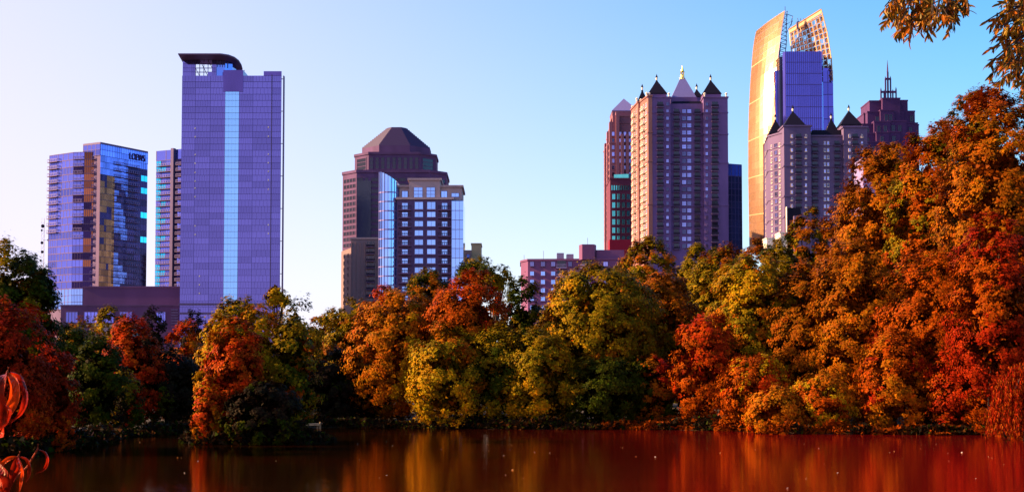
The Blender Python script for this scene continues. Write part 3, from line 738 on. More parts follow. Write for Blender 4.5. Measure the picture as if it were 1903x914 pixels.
# ---- stepped rose tower with octagonal roof
def octo(cx, cy, w, dp, ch): 
    return [(cx-w+ch, cy-dp), (cx+w-ch, cy-dp), (cx+w, cy-dp+ch), (cx+w, cy+dp-ch), (cx+w-ch, cy+dp), (cx-w+ch, cy+dp), (cx-w, cy+dp-ch), (cx-w, cy-dp+ch)]
def rose_tower():
    Y = 800; b = Bld('office_tower', 731, Y, 'stepped rose stone tower with a ribbed octagonal pyramid roof')
    sc = Y/FPX; k0 = .985
    def W_(a, c): return (c-a)/2*sc*k0
    w1 = W_(632, 831)
    F = octo(0, w1*.8, w1, w1*.8, 9); z1 = b.z(317, Y)
    m = MB(); m.prism(F, 0, z1); m.build('wall', M['rose_stone'], b.root); band(b, 'cornice', F, z1-1.2, 1.6, .5, M['rose_stone'])
    zlo = b.z(560, Y); n = 21; win = shared('ribbon', lambda: window_mesh('ribbon', M['rose_stone'], M['slate_glass'], 4, 1, .03, False, .15))
    s = Seg(b, F[0], F[1]); L = s.len
    cols = [(.0,.09),(.11,.16),(.2,.30),(.33,.42)]; cols = cols+[(1-c, 1-a) for a, c in cols]+[(.44,.56)]
    for j in range(n):
        za = zlo+(z1-4-zlo)*j/n; h = (z1-4-zlo)/n
        for a, c in cols: s.put('window', win, (a+c)/2*L, za+h*.35, (c-a)*L, h*.6, .02)
    for sg in (Seg(b, F[7], F[0]), Seg(b, F[1], F[2])):
        for j in range(n):
            za = zlo+(z1-4-zlo)*j/n; h = (z1-4-zlo)/n; sg.put('window', win, sg.len/2, za+h*.35, sg.len*.86, h*.6, .02)
    for px in (677, 786):
        q = MB(); t = s.s_at(px, 330); w = 4.0; q.box(-w, w, -.8, 0, 0, z1-6)
        o = put('bay', q.mesh('bay', M['slate_glass']), b.root, (s.A.x+t, s.A.y, 0))
    w2 = W_(654, 811); G = octo(0, w1*.8, w2, w2*.8, 9); z2 = b.z(281, Y)
    m = MB(); m.prism(G, z1, z2); m.build('wall', M['rose_stone'], b.root); band(b, 'cornice', G, z2-1, 1.4, .5, M['rose_stone'])
    s = Seg(b, G[0], G[1])
    tall = shared('tall_rose', lambda: window_mesh('tall', M['rose_stone'], M['slate_glass'], 1, 3, .05, False, .2))
    for k in range(9): s.put('window', tall, s.len*(k+.5)/9, z1+1.5, s.len/9*.6, (z2-z1)-4, .02)
    for sg in (Seg(b, G[7], G[0]), Seg(b, G[1], G[2])): sg.put('window', tall, sg.len/2, z1+1.5, sg.len*.7, (z2-z1)-4, .02)
    w3 = W_(667, 799); H = octo(0, w1*.8, w3, w3*.85, 11); z3 = b.z(266, Y)
    m = MB(); m.prism(H, z2, z3); m.build('drum', M['rose_stone'], b.root)
    z4 = b.z(226, Y); st = 13
    for k in range(st):
        f = 1-k/st*(1-19/66); z = z3+(z4-z3)*k/st
        hh = octo(0, w1*.8, w3*f, w3*.85*f, 11*f)
        q = MB(); q.prism(hh, z, z+(z4-z3)/st-.01, 0, grow(hh, -.25)); q.build('roof_step', M['lead_dark'], b.root)
    hh = octo(0, w1*.8, w3*19/66, w3*.8*19/66, 3); q = MB(); q.prism(hh, z4, b.z(224.5, Y)); q.build('roof_cap', M['rose_stone'], b.root)
M['lead_dark'] = plain('rose_roof', (.05,.032,.09), .6)
rose_tower()

# ---- brick and glass flats with round bay
def flats():
    Y = 560; b = Bld('apartment_tower', 740, Y, 'dark brick and white-framed glass flats with a round glass bay at the left corner')
    zc = b.z(370, Y)
    F = b.rect(738, 841, Y, 24, 400); m = MB(); m.prism(F, 0, zc); m.build('wall', M['brown_brick'], b.root)
    T_ = b.rect(742, 858, Y+2.5, 22, 350); z1 = b.z(345, Y)
    m = MB(); m.prism(T_, zc-.1, z1); m.build('penthouse', M['beige'], b.root); band(b, 'cornice', T_, z1-.3, .8, .7, M['beige'])
    C = b.rect(760, 818, Y+1, 18, 350); z2 = b.z(333, Y); m = MB(); m.prism(C, zc-.05, z2); m.build('attic', M['beige'], b.root); band(b, 'cornice', C, z2-.3, .8, .6, M['beige'])
    band(b, 'cornice', F, zc-.2, .9, .6, M['beige'])
    G = b.rect(839, 861, Y-.8, 22, 400); m = MB(); m.prism(G, 0, b.z(374, Y)); m.build('glass_bay', M['bay_glass'], b.root)
    s = Seg(b, F[0], F[1]); sg = Seg(b, G[0], G[1]); sc_ = Seg(b, C[0], C[1]); st = Seg(b, T_[0], T_[1])
    w2 = shared('fl_win', lambda: window_mesh('w', M['lav_frame'], M['win_blue'], 2, 1, .035, True)); w22 = shared('fl_tall', lambda: window_mesh('w', M['lav_frame'], M['win_blue'], 2, 3, .03, True))
    bal = shared('fl_bal', lambda: balcony_mesh('balcony', M['brown_brick'], M['iron']))
    rows = [(376,389)]+[(393.5+k*17.2, 403.5+k*17.2) for k in range(10)]
    for k, (a, c) in enumerate(rows):
        for p0, p1 in ((770.5,786.5),(793.5,809.5)): s.px('window', w2, p0, p1, a-(0 if k else 1), c, .05)
        for p0, p1 in ((747,758),(821,831.5)):
            s.px('window', w2, p0, p1, a+1, c, .05); s.px('balcony', bal, p0-6.5, p1+6.5, a-5, c+2, .05, 1.8)
    for p0, p1 in ((769,785.5),(792.5,808.5)): sc_.px('window', w22, p0, p1, 348, 368, .05)
    for p0, p1 in ((747,758),(820,831)): st.px('window', w2, p0, p1, 355, 368, .05)
    st.px('window', w2, 839, 853, 359, 366, .05)
    pn = shared('fl_pn', lambda: panel_mesh('pane', M['bay_glass'], 3, M['lav_frame'], .03))
    for k in range(15):
        a = 374+k*17.6-3; sg.px('window', pn, 839.3, 861, a+3, a+20.6, .08)
    # round bay
    cx = b.pt(722, Y+3, 420); Rr = 18.0*Y/FPX; seg_n = 10
    ring = [(cx[0]+Rr*math.cos(t), cx[1]+Rr*.8*math.sin(t)) for t in np.linspace(math.pi*.98, 2*math.pi+.1, seg_n)]+[(cx[0]+Rr, cx[1]+14), (cx[0]-Rr, cx[1]+14)]
    zt0, zt1 = b.z(318, Y), b.z(338, Y); n = len(ring); m = MB()
    zt = [zt0+(zt1-zt0)*max(0, (p[0]-(cx[0]-Rr))/(2*Rr))**1.4 for p in ring]
    i = len(m.v); m.v += [(p[0], p[1], 0) for p in ring]+[(p[0], p[1], zt[k]) for k, p in enumerate(ring)]
    for k in range(n): m.f.append((k, (k+1) % n, n+(k+1) % n, n+k)); m.m.append(0)
    m.f.append(tuple(n+k for k in range(n))); m.m.append(1)
    m.build('round_bay', [M['bay_glass'], M['cream']], b.root)
    big = [(cx[0]+(Rr+.12)*math.cos(t), cx[1]+(Rr+.12)*.8*math.sin(t)) for t in np.linspace(math.pi, 2*math.pi, 12)]
    for k in range(13):
        z = b.z(357+k*17.3, Y)
        if z < 1: break
        q = MB(); q.prism(big+[(cx[0]+Rr, cx[1]+2), (cx[0]-Rr, cx[1]+2)], z-.25, z+.25); q.build('floor_band', M['lav_frame'], b.root)
    for t in np.linspace(math.pi*1.03, 2*math.pi*.985, 9):
        q = MB(); x, y = cx[0]+(Rr+.1)*math.cos(t), cx[1]+(Rr+.1)*.8*math.sin(t); q.box(x-.09, x+.09, y-.12, y+.12, 0, zt0+(zt1-zt0)*max(0, (x-cx[0]+Rr)/(2*Rr))**1.4); q.build('mullion', M['lav_frame'], b.root)
flats()

def beige_block():
    Y = 690; b = Bld('apartment_block', 640, Y, 'low beige block with a stack of dark balconies in front of the rose tower', py=500)
    F = b.rect(652, 706, Y, 20, 500); z1 = b.z(443, Y); m = MB(); m.prism(F, 0, z1); m.build('wall', M['beige_dull'], b.root); band(b, 'cornice', F, z1-.3, .7, .4, M['beige'])
    G = b.foot([(634,708),(652.5,691),(652.5,720),(634,725)], 500); z2 = b.z(460, Y); m = MB(); m.prism(G, 0, z2); m.build('wall', M['beige_dull'], b.root)
    s = Seg(b, F[0], F[1]); bal = shared('bg_bal', lambda: balcony_mesh('balcony', M['slab'], M['iron'], True, 6, M['slate_glass']))
    for k in range(9): s.px('balcony', bal, 681, 697, 448+k*13.2, 459+k*13.2, .03, 1.5)
    r = MB()
    for k in range(7): r.box(-.3+k*2.1, k*2.1, -.35, 0, 0, z1-2)
    put('rib', r.mesh('ribs', M['beige_dull']), b.root, (F[0][0]+.6, F[0][1], 0))
    sg = Seg(b, G[0], G[1]); w = shared('bg_w', lambda: window_mesh('w', M['beige_dull'], M['win_glass'], 1, 1, .08))
    for k in range(8):
        for t in (.3, .7): sg.put('window', w, sg.len*t, z2-4-k*3.3, 1.2, 1.7, .02)
M['beige_dull'] = stone('beige_dull', (.22,.14,.15), .1)
beige_block()
def small_beige():
    Y = 620; b = Bld('apartment_block', 878, Y, 'small beige block peeping out right of the brick and glass flats', py=480)
    F = b.rect(876, 894, Y, 14, 480); m = MB(); z = b.z(453, Y); m.prism(F, 0, z); m.build('wall', M['tan'], b.root); band(b, 'parapet', F, z-.2, .5, .25, M['tan'])
    G = b.rect(861, 876, Y-3, 12, 480); m = MB(); m.prism(G, 0, b.z(466, Y)); m.build('wall', M['beige_dull'], b.root)
    s = Seg(b, G[0], G[1]); w = shared('bg_w', None)
    for k in range(3): s.px('window', w, 867, 873, 472+k*13, 480+k*13, .03)
M['tan'] = stone('tan_render', (.42,.30,.18), .1)
small_beige()

# ---- pink flats
def pink_flats():
    Y = 420; b = Bld('apartment_building', 968, Y, 'low pink brick flats with square windows and stacked balconies', py=500)
    F = b.foot([(968,426),(981,421),(1082,420),(1110,418.5),(1150,418),(1150,440),(968,440)], 500); z1 = b.z(482, Y)
    m = MB(); m.prism(F, 0, z1); m.build('wall', M['pink'], b.root); band(b, 'cornice', F, z1-.35, .6, .25, M['pink'])
    s = Seg(b, F[1], F[2]); s2 = Seg(b, F[2], F[3]); s0 = Seg(b, F[0], F[1]); s3 = Seg(b, F[3], F[4])
    w = shared('pk_w', lambda: window_mesh('w', M['lav_frame'], M['win_blue'], 2, 1, .06)); wd = shared('pk_d', lambda: window_mesh('w', M['mullion'], M['win_glass'], 2, 1, .06))
    bal = shared('pk_bal', lambda: balcony_mesh('balcony', M['lav_frame'], M['lav_frame'], False, 9, M['slate_glass']))
    for r, (y0, y1) in enumerate(((486,495),(504,512),(519.5,528),(535,543.5),(551,559),(567,575))):
        for p0, p1, k in ((985,992.5,0),(1005,1013,0),(1024,1032,0),(1056,1063,0)):
            s.px('window', wd if r == 0 else w, p0, p1, y0, y1, .03)
        s2.px('window', wd if r == 0 else w, 1069, 1076, y0, y1, .03) if r else None
        s3.px('window', wd, 1121, 1130, y0, y1, .03)
        s.px('balcony', bal, 1034, 1053, y0-3, y1+3, .03, 1.4); s2.px('balcony', bal, 1081, 1098, y0-3, y1+3, .03, 1.4)
    P = b.foot([(1076,420),(1082,417.5),(1104,417.5),(1108,420),(1108,432),(1076,432)], 470); m = MB(); m.prism(P, z1-.2, b.z(455.5, Y)); m.build('roof_tower', M['pink'], b.root)
    P2 = b.rect(1108.3, 1160, 419, 14, 470); m = MB(); m.prism(P2, z1-.2, b.z(465, Y)); m.build('upper_storey', M['pink'], b.root)
    for p0, p1, y in ((1035,1048,470),(1053,1066,472)):
        m = MB(); q = b.rect(p0, p1, 425, 3, 475); m.prism(q, z1+.1, b.z(y, 425)); m.build('roof_plant', M['steel'], b.root)
    for px, y in ((1092,442),(1010,466),(974,474)):
        m = MB(); p = b.pt(px, 424, 460); m.tube([(p[0], p[1], z1), (p[0], p[1], b.z(y, 424))], .06, 5); m.build('antenna', M['steel'], b.root)
pink_flats()

# ---- stepped granite tower, sunlit from the left
def granite_tower():
    Y = 900; b = Bld('office_tower', 1150, Y, 'stepped granite tower with a steep pyramid roof, its left flank lit orange')
    k = Y/FPX*.985
    def R_(p0, p1, y0, d): return b.rect(p0, p1, y0, d, 260)
    tiers = [(1122,1200,0,30,265),(1127,1196,1,28,242),(1131,1192,2,26,226),(1136,1190,3,24,212)]
    prev = 0
    for a, c, dy, dp, py in tiers:
        F = b.foot([(a, Y+dy*2+34-dy*3), (a+11-dy, Y+dy*2), (c, Y+dy*2), (c, Y+50)], 260); z = b.z(py, Y); m = MB(); m.prism(F, prev, z); m.build('wall', M['orange_stone'], b.root); band(b, 'cornice', F, z-.6, .9, .35, M['orange_stone']); prev = z-.1
    z = prev; C = R_(1138, 1186, Y+8, 22)
    m = MB(); m.prism(C, z, b.z(201, Y)); m.build('wall', M['orange_stone'], b.root)
    # projecting piers stepping up the corner
    for px, w_, py, yy in ((1126.5,2.0,256,20),(1131,2.0,240,8),(1136,2.4,226,1),(1142,2.2,214,1),(1148,2.2,208,-1),(1157,2,250,-2),(1166,2,250,-2)):
        q = MB(); t = b.pt(px, Y+yy, 260); q.box(t[0]-w_/2, t[0]+w_/2, t[1], t[1]+6, 0, b.z(py, Y)); q.build('pier', M['orange_stone'], b.root)
    # back-turned pyramid
    P = [(p[0], p[1]) for p in C]; pyramid_roof(b, P, b.z(202, Y), b.z(172, Y), M['lead'], gild=False, flare=.2)
    s = Seg(b, b.pt(1133, Y, 260), b.pt(1200, Y, 260))
    tw = shared('gt', lambda: window_mesh('w', M['orange_stone'], M['win_glass'], 2, 1, .06))
    for j in range(17):
        for p0 in (1137, 1150, 1159, 1168): s.px('window', tw, p0, p0+5, 245+j*12.5, 253+j*12.5, .02)
    sl_ = Seg(b, b.pt(1122, Y+34, 260), b.pt(1133, Y, 260))
    for j in range(15):
        for t in (.15,.38,.62,.85): sl_.put('window', tw, sl_.len*t, b.z(275, Y)-j*4.1, 5.0, 2.4, .03)
granite_tower()
def maroon_block():
    Y = 845; b = Bld('office_building', 1134, Y, 'maroon brick block with rows of teal windows behind the sunlit balconies', py=380)
    F = b.rect(1134, 1185, Y, 30, 380); z = b.z(332, Y); m = MB(); m.prism(F, 0, z); m.build('wall', M['maroon'], b.root); band(b, 'cornice', F, z-.4, .8, .3, M['maroon'])
    G = b.foot([(1141,850),(1168,848),(1185,848),(1185,865),(1141,865)], 320); m = MB(); m.prism(G, z, b.z(322, Y)); m.build('attic', M['teal_glass'], b.root)
    s = Seg(b, F[0], F[1]); w = shared('mr_w', lambda: window_mesh('w', M['maroon'], M['teal_glass'], 2, 1, .04, True)); w1 = shared('mr_1', lambda: window_mesh('w', M['maroon'], M['teal_glass'], 1, 1, .04, False))
    for k in range(11): s.px('window', w1, 1136+k*4.3, 1138.6+k*4.3, 344, 354, .03)
    for r in range(7):
        for k in range(5): s.px('window', w, 1137.5+k*9, 1143.5+k*9, 360+r*15.6, 371+r*15.6, .03)
    m = MB(); q = b.rect(1133, 1172, Y-90, 10, 455); m.prism(q, 0, b.z(445, Y-90)); m.build('entrance_block', M['terracotta'], b.root)
maroon_block()

# ---- purple tower of pointed roofs
def twin_tower():
    Y = 760; b = Bld('residential_tower', 1205, Y, 'purple stone tower with four dark pointed roofs round a pale central spire')
    y0 = b.z(183, Y)
    def RR(p0, p1, dy, d): return b.rect(p0, p1, Y+dy, d, 200)
    st = M['purple_stone']
    main = RR(1205, 1352, 0, 34); left = RR(1204.5, 1246, -2.5, 12); right = RR(1307.5, 1352.5, -2.5, 12)
    mid_top = b.z(193, Y)
    m = MB(); m.prism(RR(1230, 1330, 0, 34), 0, mid_top); m.build('wall', st, b.root)
    for F in (left, right):
        m = MB(); m.prism(F, 0, y0); m.build('wall', st, b.root)
        band(b, 'cornice', F, y0-.3, .7, .45, st)
    m = MB(); m.prism(RR(1205.5,1351.5,3,30), 0, mid_top-1); m.build('wall', st, b.root)
    back = b.foot([(1173,794),(1186,773),(1192,773),(1192,794)], 200); b2 = b.foot([(1189,774),(1204.6,757),(1212,757),(1212,774)], 200)
    zb_ = b.z(197, 783); zb2 = b.z(185, 766)
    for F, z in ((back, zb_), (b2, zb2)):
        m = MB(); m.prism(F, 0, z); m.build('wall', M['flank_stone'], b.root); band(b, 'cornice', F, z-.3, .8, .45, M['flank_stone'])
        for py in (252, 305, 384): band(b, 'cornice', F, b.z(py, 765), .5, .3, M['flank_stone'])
    for py in (212, 252, 305, 384):
        for F in (left, right): band(b, 'cornice', F, b.z(py, Y), .5, .28, st)
        mm = RR(1246.3, 1307.2, -.01, 5); q = MB(); q.box(mm[0][0], mm[1][0], -.35, .4, b.z(py, Y), b.z(py, Y)+.5); q.build('cornice', st, b.root)
    # turret drums and roofs
    def turret(p0, p1, dy, zbase_py, apex_py, ztop_drum, name='turret'):
        F = b.rect(p0, p1, Y+dy, (p1-p0)*Y/FPX, 190); zd = b.z(ztop_drum, Y+dy)
        m = MB(); m.prism(F, b.z(zbase_py, Y+dy), zd); m.build(name, st, b.root)
        pyramid_roof(b, F, zd, b.z(apex_py, Y+dy+(p1-p0)*Y/FPX/2), M['slate'], flare=.3, fin_h=3.4)
    turret(1205.5, 1239, 0, 183, 149, 175); turret(1306.5, 1340, 0, 183, 149, 175)
    turret(1184, 1205, 16, 206, 167, 193); turret(1287, 1305, 26, 200, 166, 181)
    # centre roof
    F = b.rect(1249, 1293, Y+8, 13, 180); zr = b.z(181, Y+8)
    m = MB(); m.prism(grow(F, .6), mid_top-.5, zr); m.build('attic', st, b.root)
    q = MB(); q.cone(grow(F, .3), zr, (sum(p[0] for p in F)/4, sum(p[1] for p in F)/4, b.z(137, Y+14))); r = q.build('roof', M['lead'], b.root)
    cx = sum(p[0] for p in F)/4; cyy = sum(p[1] for p in F)/4
    f = MB(); rg = lambda t: [(cx+t*math.cos(math.pi/4*k+.39), cyy+t*math.sin(math.pi/4*k+.39)) for k in range(8)]
    za = b.z(147, Y+14); u = (b.z(122, Y+14)-za)
    f.prism(rg(1.7), za-.3, za+.4, 0); f.prism(rg(1.15), za+.4, za+u*.28, 0)
    for k in range(6):
        an = k*math.pi/3; f.box(cx+.9*math.cos(an)-.14, cx+.9*math.cos(an)+.14, cyy+.9*math.sin(an)-.14, cyy+.9*math.sin(an)+.14, za+u*.28, za+u*.52)
    f.prism(rg(1.25), za+u*.52, za+u*.58, 0, rg(.9)); f.cone(rg(.9), za+u*.58, (cx, cyy, za+u)); f.build('lantern', M['gold'], r)
    m = MB(); q4 = RR(1247, 1306, .2, 7); m.prism(q4, mid_top+.0, mid_top+1.6, 0, [(p[0]*1, p[1]) for p in grow(q4, -1.2)]); m.build('roof', M['slate'], b.root)
    # urns on the sunlit corners
    urn = MB(); ru = lambda t: [(t*math.cos(math.pi/3*k), t*math.sin(math.pi/3*k)) for k in range(6)]
    urn.prism(ru(.5), 0, .5); urn.prism(ru(.3), .5, .9); urn.prism(ru(.35), .9, 1.8, 0, ru(.8)); urn.prism(ru(.8), 1.8, 2.3, 0, ru(.2)); um = urn.mesh('urn', M['cream'])
    for F, z in ((left, y0), (right, y0), (b2, zb2-.5), (back, zb_)):
        for p in (F[0], F[1]): put('urn', um, b.root, (p[0]+(.7 if p is F[0] else -.7), p[1]+.7, z+.4))
    # windows and balconies
    bal = shared('tt_bal', lambda: balcony_mesh('balcony', M['slab'], M['iron'], True, 8, M['slate_glass']))
    w = shared('tt_w', lambda: window_mesh('w', M['castle'], M['win_glass'], 2, 2, .08)); w2 = shared('tt_w2', lambda: window_mesh('w', M['castle'], M['win_glass'], 3, 2, .06))
    wb = shared('tt_wb', lambda: window_mesh('w', M['cream'], M['win_glass'], 1, 2, .08))
    sL = Seg(b, left[0], left[1]); sR = Seg(b, right[0], right[1]); mf = RR(1230, 1330, 0, 30); sM = Seg(b, mf[0], mf[1])
    for r in range(21):
        y = 188.5+r*13.15
        sL.px('balcony', bal, 1220.5, 1233, y, y+11.5, .02, 1.6)
        sR.px('balcony', bal, 1322, 1335, y, y+11.5, .02, 1.6)
        sL.px('window', w, 1238, 1243, y+2, y+8.5, .02); sR.px('window', w, 1311, 1316, y+2, y+8.5, .02)
        if r > 0:
            sM.px('balcony', bal, 1251.5, 1263, y, y+11.5, .02, 1.6); sM.px('balcony', bal, 1290, 1301.5, y, y+11.5, .02, 1.6)
            sM.px('window', w2, 1267.5, 1275.5, y+1.5, y+9.5, .02); sM.px('window', w2, 1277, 1285, y+1.5, y+9.5, .02)
    # sunlit flank: bays with pale balconies
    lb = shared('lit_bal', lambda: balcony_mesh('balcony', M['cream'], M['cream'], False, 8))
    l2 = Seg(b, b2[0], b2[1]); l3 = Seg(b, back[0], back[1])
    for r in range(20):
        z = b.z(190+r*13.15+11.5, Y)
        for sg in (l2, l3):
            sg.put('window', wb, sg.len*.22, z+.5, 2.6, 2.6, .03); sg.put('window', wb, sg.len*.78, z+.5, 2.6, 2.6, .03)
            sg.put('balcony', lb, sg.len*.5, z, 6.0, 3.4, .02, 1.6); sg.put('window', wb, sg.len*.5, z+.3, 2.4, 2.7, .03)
twin_tower()

def dark_block():
    Y = 905; b = Bld('office_block', 1354, Y, 'dark glass office slab squeezed behind the right edge of the pointed-roof tower')
    F = b.foot([(1340,903),(1379,909),(1379,940),(1340,940)], 380); z = b.z(304, Y); m = MB(); m.prism(F, 0, z); m.build('wall', M['slate_glass'], b.root)
    s = Seg(b, F[0], F[1]); pn = shared('dk_p', lambda: panel_mesh('pane', M['slate_glass'], 6)); pt_ = shared('dk_t', lambda: panel_mesh('pane', M['slate_blue'], 6))
    zt = z-8.2
    s.put('window', pt_, s.len/2, zt, s.len, 8, .1)
    for k in range(24): s.put('window', pn, s.len/2, zt-4.1*(k+1), s.len, 4.0, .1)
dark_block()

# ---- golden sail tower
def sail_tower():
    Y = 850; b = Bld('glass_office_tower', 1456, Y, 'golden sail-shaped glass tower with two slanted lattice crowns')
    zt = b.z(99, Y)
    # main body
    Fm = b.foot([(1456,848),(1527,848),(1534,856),(1548,858),(1548,884),(1441,884),(1441,858),(1450,856)], 250)
    zl = b.z(127, Y)
    C = b.foot([(1455,849),(1460,846),(1528,846),(1530,848),(1530,878),(1455,878)], 180)
    m = MB(); m.prism(C, 0, zt); m.build('wall', M['sail_glass'], b.root)
    m = MB(); n = 24
    # right wing with outward bowed edge, left wing narrow
    def bow(side):
        pts = []; 
        for k in range(n+1):
            py = 127+(470-127)*k/n
            px = np.interp(py, [20,110,150,230,330,470], [1526,1545,1547,1550,1550,1548]) if side else 1441
            Yy = 856
            x, y = XY(px, Yy, py); pts.append((x-b.o.x, Yy-b.o.y, zz(py, Yy)-b.o.z))
        return pts
    R1 = bow(True); xr = b.pt(1529, 856, 200)[0]; xl = b.pt(1456, 856, 200)[0]
    def wing(P, x_in, name, z_bot=0):
        m = MB(); P = P+[(P[-1][0], P[-1][1], 0)]
        for k in range(len(P)-1):
            a, c = P[k], P[k+1]
            m.poly([(x_in, a[1], a[2]), (x_in, c[1], c[2]), c, a] if a[0] > x_in else [a, c, (x_in, c[1], c[2]), (x_in, a[1], a[2])])
            m.poly([a, c, (c[0], c[1]+26, c[2]), (a[0], a[1]+26, a[2])])
        a = P[0]; m.poly([a, (a[0], a[1]+26, a[2]), (x_in, a[1]+26, a[2]), (x_in, a[1], a[2])])
        return m.build(name, M['sail_glass'], b.root)
    wing(R1, xr, 'wing'); wing([(b.pt(1441, 856, 200)[0], 6, zl), (b.pt(1442, 856, 400)[0], 6, 20)], xl, 'wing')
    q = MB(); q.prism(b.rect(1449, 1455, 852, 12, 200), 0, b.z(104, Y)); q.build('recess', M['slate_glass'], b.root)
    s = Seg(b, C[1], C[2])
    pn = shared('sl_p', lambda: panel_mesh('pane', M['sail_glass'], 6, M['blue_frame'], .05))
    for k in range(28):
        h = (zt-20)/28
        for i in range(3): s.put('window', pn, s.len*(i+.5)/3, zt-h*(k+1), s.len/3-.1, h-.05, .1)
    sr = Seg(b, (xr, 6), (R1[8][0]-.3, 6))
    for k in range(24):
        h = (zl-20)/24; sr.put('window', shared('sl_q', lambda: panel_mesh('pane', M['sail_glass'], 2, M['blue_frame'], .06)), sr.len/2, zl-h*(k+1), sr.len, h-.05, .1)
    for k in range(30):
        pass
    # the sail: curved golden face turned towards the sun
    def face(pyt, t, left):      # left/right edge at height parameter
        pass
    NV, NS = 30, 7
    LX = ([450,330,250,200,150,100,75,58],[1393,1391,1391,1392.5,1395,1399,1402,1406]); RX = ([450,330,250,150,130,100,60,20],[1444,1443,1442.5,1442.5,1443,1447,1452,1459])
    YL, YR = 869.0, 852.0
    grid = []
    for j in range(NV+1):
        row = []
        t = j/NV; pl = 470+(58-470)*t; pr = 470+(20-470)*t
        lx = np.interp(-pl, [-v for v in LX[0]], LX[1]); rx_ = np.interp(-pr, [-v for v in RX[0]], RX[1])
        a = at(lx, pl, YL+15*t*t)-b.o; c = at(rx_, pr, YR+15*t*t)-b.o
        for i in range(NS+1):
            u = i/NS; p = a.lerp(c, u); bulge = math.sin(math.pi*u)*2.2
            row.append(Vector((p.x-bulge*.3, p.y-bulge*.38, p.z)))
        grid.append(row)
    for j in range(NV):
        for i in range(NS):
            a, c, d, e = grid[j][i], grid[j][i+1], grid[j+1][i+1], grid[j+1][i]
            ctr = (a+c+d+e)/4; m = MB(); nrm = (c-a).cross(e-a).normalized()
            g = lambda v: ctr+(v-ctr)*.985-ctr
            P = [g(a), g(c), g(d), g(e)]; m.poly(P, 0)
            for (p, q_) in ((P[3], P[2]),):
                pass
            for k in range(4):      # ribs
                f0, f1 = P[0].lerp(P[1], (k+.02)/4), P[3].lerp(P[2], (k+.02)/4); w_ = (P[1]-P[0]).normalized()*.14
                m.poly([f0+nrm*.25, f0+w_+nrm*.25, f1+w_+nrm*.25, f1+nrm*.25], 1); m.poly([f0, f0+nrm*.25, f1+nrm*.25, f1], 1)
            if j % 5 == 0: m.poly([P[0]+nrm*.12, P[1]+nrm*.12, P[1]+nrm*.12+Vector((0,0,.5)), P[0]+nrm*.12+Vector((0,0,.5))], 1)
            put('window', m.mesh('window', [M['gold_glass'], M['copper_frame']]), b.root, tuple(ctr))
    m = MB()     # body behind the sail
    for j in range(NV):
        if grid[j][0].z > zt+2: break
        a, c, d, e = grid[j][0], grid[j][NS], grid[j+1][NS], grid[j+1][0]; o = Vector((1.0, 1.0, 0))
        m.poly([v+o for v in (a, c, d, e)]); m.poly([c+o, c+Vector((1, 30, 0)), d+Vector((1, 30, 0)), d+o])
    m.build('wall', M['slate_glass'], b.root)
    # truss along the edge of the left sail
    tr = MB(); off = Vector((4.6, 3.5, 0)); prev = None
    idx = [j for j in range(NV+1) if grid[j][NS].z > zl-6]
    for a, c in zip(idx[:-1], idx[1:]):
        for h in (0, .5):
            p = grid[a][NS].lerp(grid[c][NS], h); q2_ = grid[a][NS].lerp(grid[c][NS], h+.5)
            fo = off*min(1, max(.3, (grid[-1][NS].z-p.z+8)/30)); tr.tube([p, p+fo], .2, 4); tr.tube([p, q2_+fo], .16, 4); tr.tube([p+fo, q2_+fo], .25, 4); tr.tube([p, q2_], .25, 4)
    tp = grid[-1][NS]; tr.tube([tp, tp+Vector((0, 0, 2.5))], .2, 5); tr.tube([tp+Vector((1,1,-2)), tp+Vector((5,2,-3)), tp+Vector((4,2,-9))], .25, 5); tr.tube([tp+Vector((0,1,-9)), tp+Vector((5,2,-6)), tp+Vector((1,1,-14))], .25, 5)
    tr.build('truss', M['steel_blue'], b.root)
    # right crown: open lattice facing the sun
    nv, ns = 13, 9; g2 = []
    for j in range(nv+1):
        t = j/nv; pr = 150+(18-150)*t; pl = 150+(55-150)*t
        lx = np.interp(-pl, [-150,-55], [1476,1467]); rx_ = np.interp(-pr, [-150,-110,-60,-18], [1547.5,1545,1537,1526])
        a = at(lx, pl, 884)-b.o; c = at(rx_, pr, 853)-b.o
        g2.append([a.lerp(c, i/ns) for i in range(ns+1)])
    lt = MB()
    for i in range(ns+1): lt.tube([g2[j][i] for j in range(nv+1)], .38 if i in (0, ns) else .25, 4)
    for j in range(0, nv+1): lt.tube([g2[j][i] for i in range(ns+1)], .55 if j >= nv-1 else .24, 4)
    o = Vector((1.8, 1.8, 0))
    for i in range(0, ns): lt.tube([g2[0][i]+o, g2[nv][i]+o], .12, 4)
    for j in range(0, nv, 2):
        for i in range(0, ns, 2): lt.tube([g2[j][i], g2[min(j+2, nv)][min(i+2, ns)]], .14, 4)
    lt.build('lattice', M['copper_frame'], b.root)
    for j in range(nv-1):
        for i in range(ns):
            if (i*5+j*3) % 7 == 0: continue
            a, c, d, e = g2[j][i], g2[j][i+1], g2[j+1][i+1], g2[j+1][i]; ctr = (a+c+d+e)/4
            m = MB(); k = Vector((.7, .7, 0)); P = [ctr+(v-ctr)*.84-ctr+k for v in (a, c, d, e)]; m.poly(P); m.poly([v+Vector((.1,.1,0)) for v in reversed(P)])
            put('window', m.mesh('window', M['gold_glass']), b.root, tuple(ctr))
    m = MB(); e0, e1 = g2[nv][0], g2[nv][ns]; m.poly([e0+Vector((0,0,.2)), e1+Vector((0,0,.2)), e1+Vector((0,0,-2.4)), e0+Vector((0,0,-2.4))]); m.poly([e0+Vector((.4,.4,-2.4)), e1+Vector((.4,.4,-2.4)), e1+Vector((.4,.4,.2)), e0+Vector((.4,.4,.2))])
    m.build('crown_beam', M['copper_frame'], b.root)
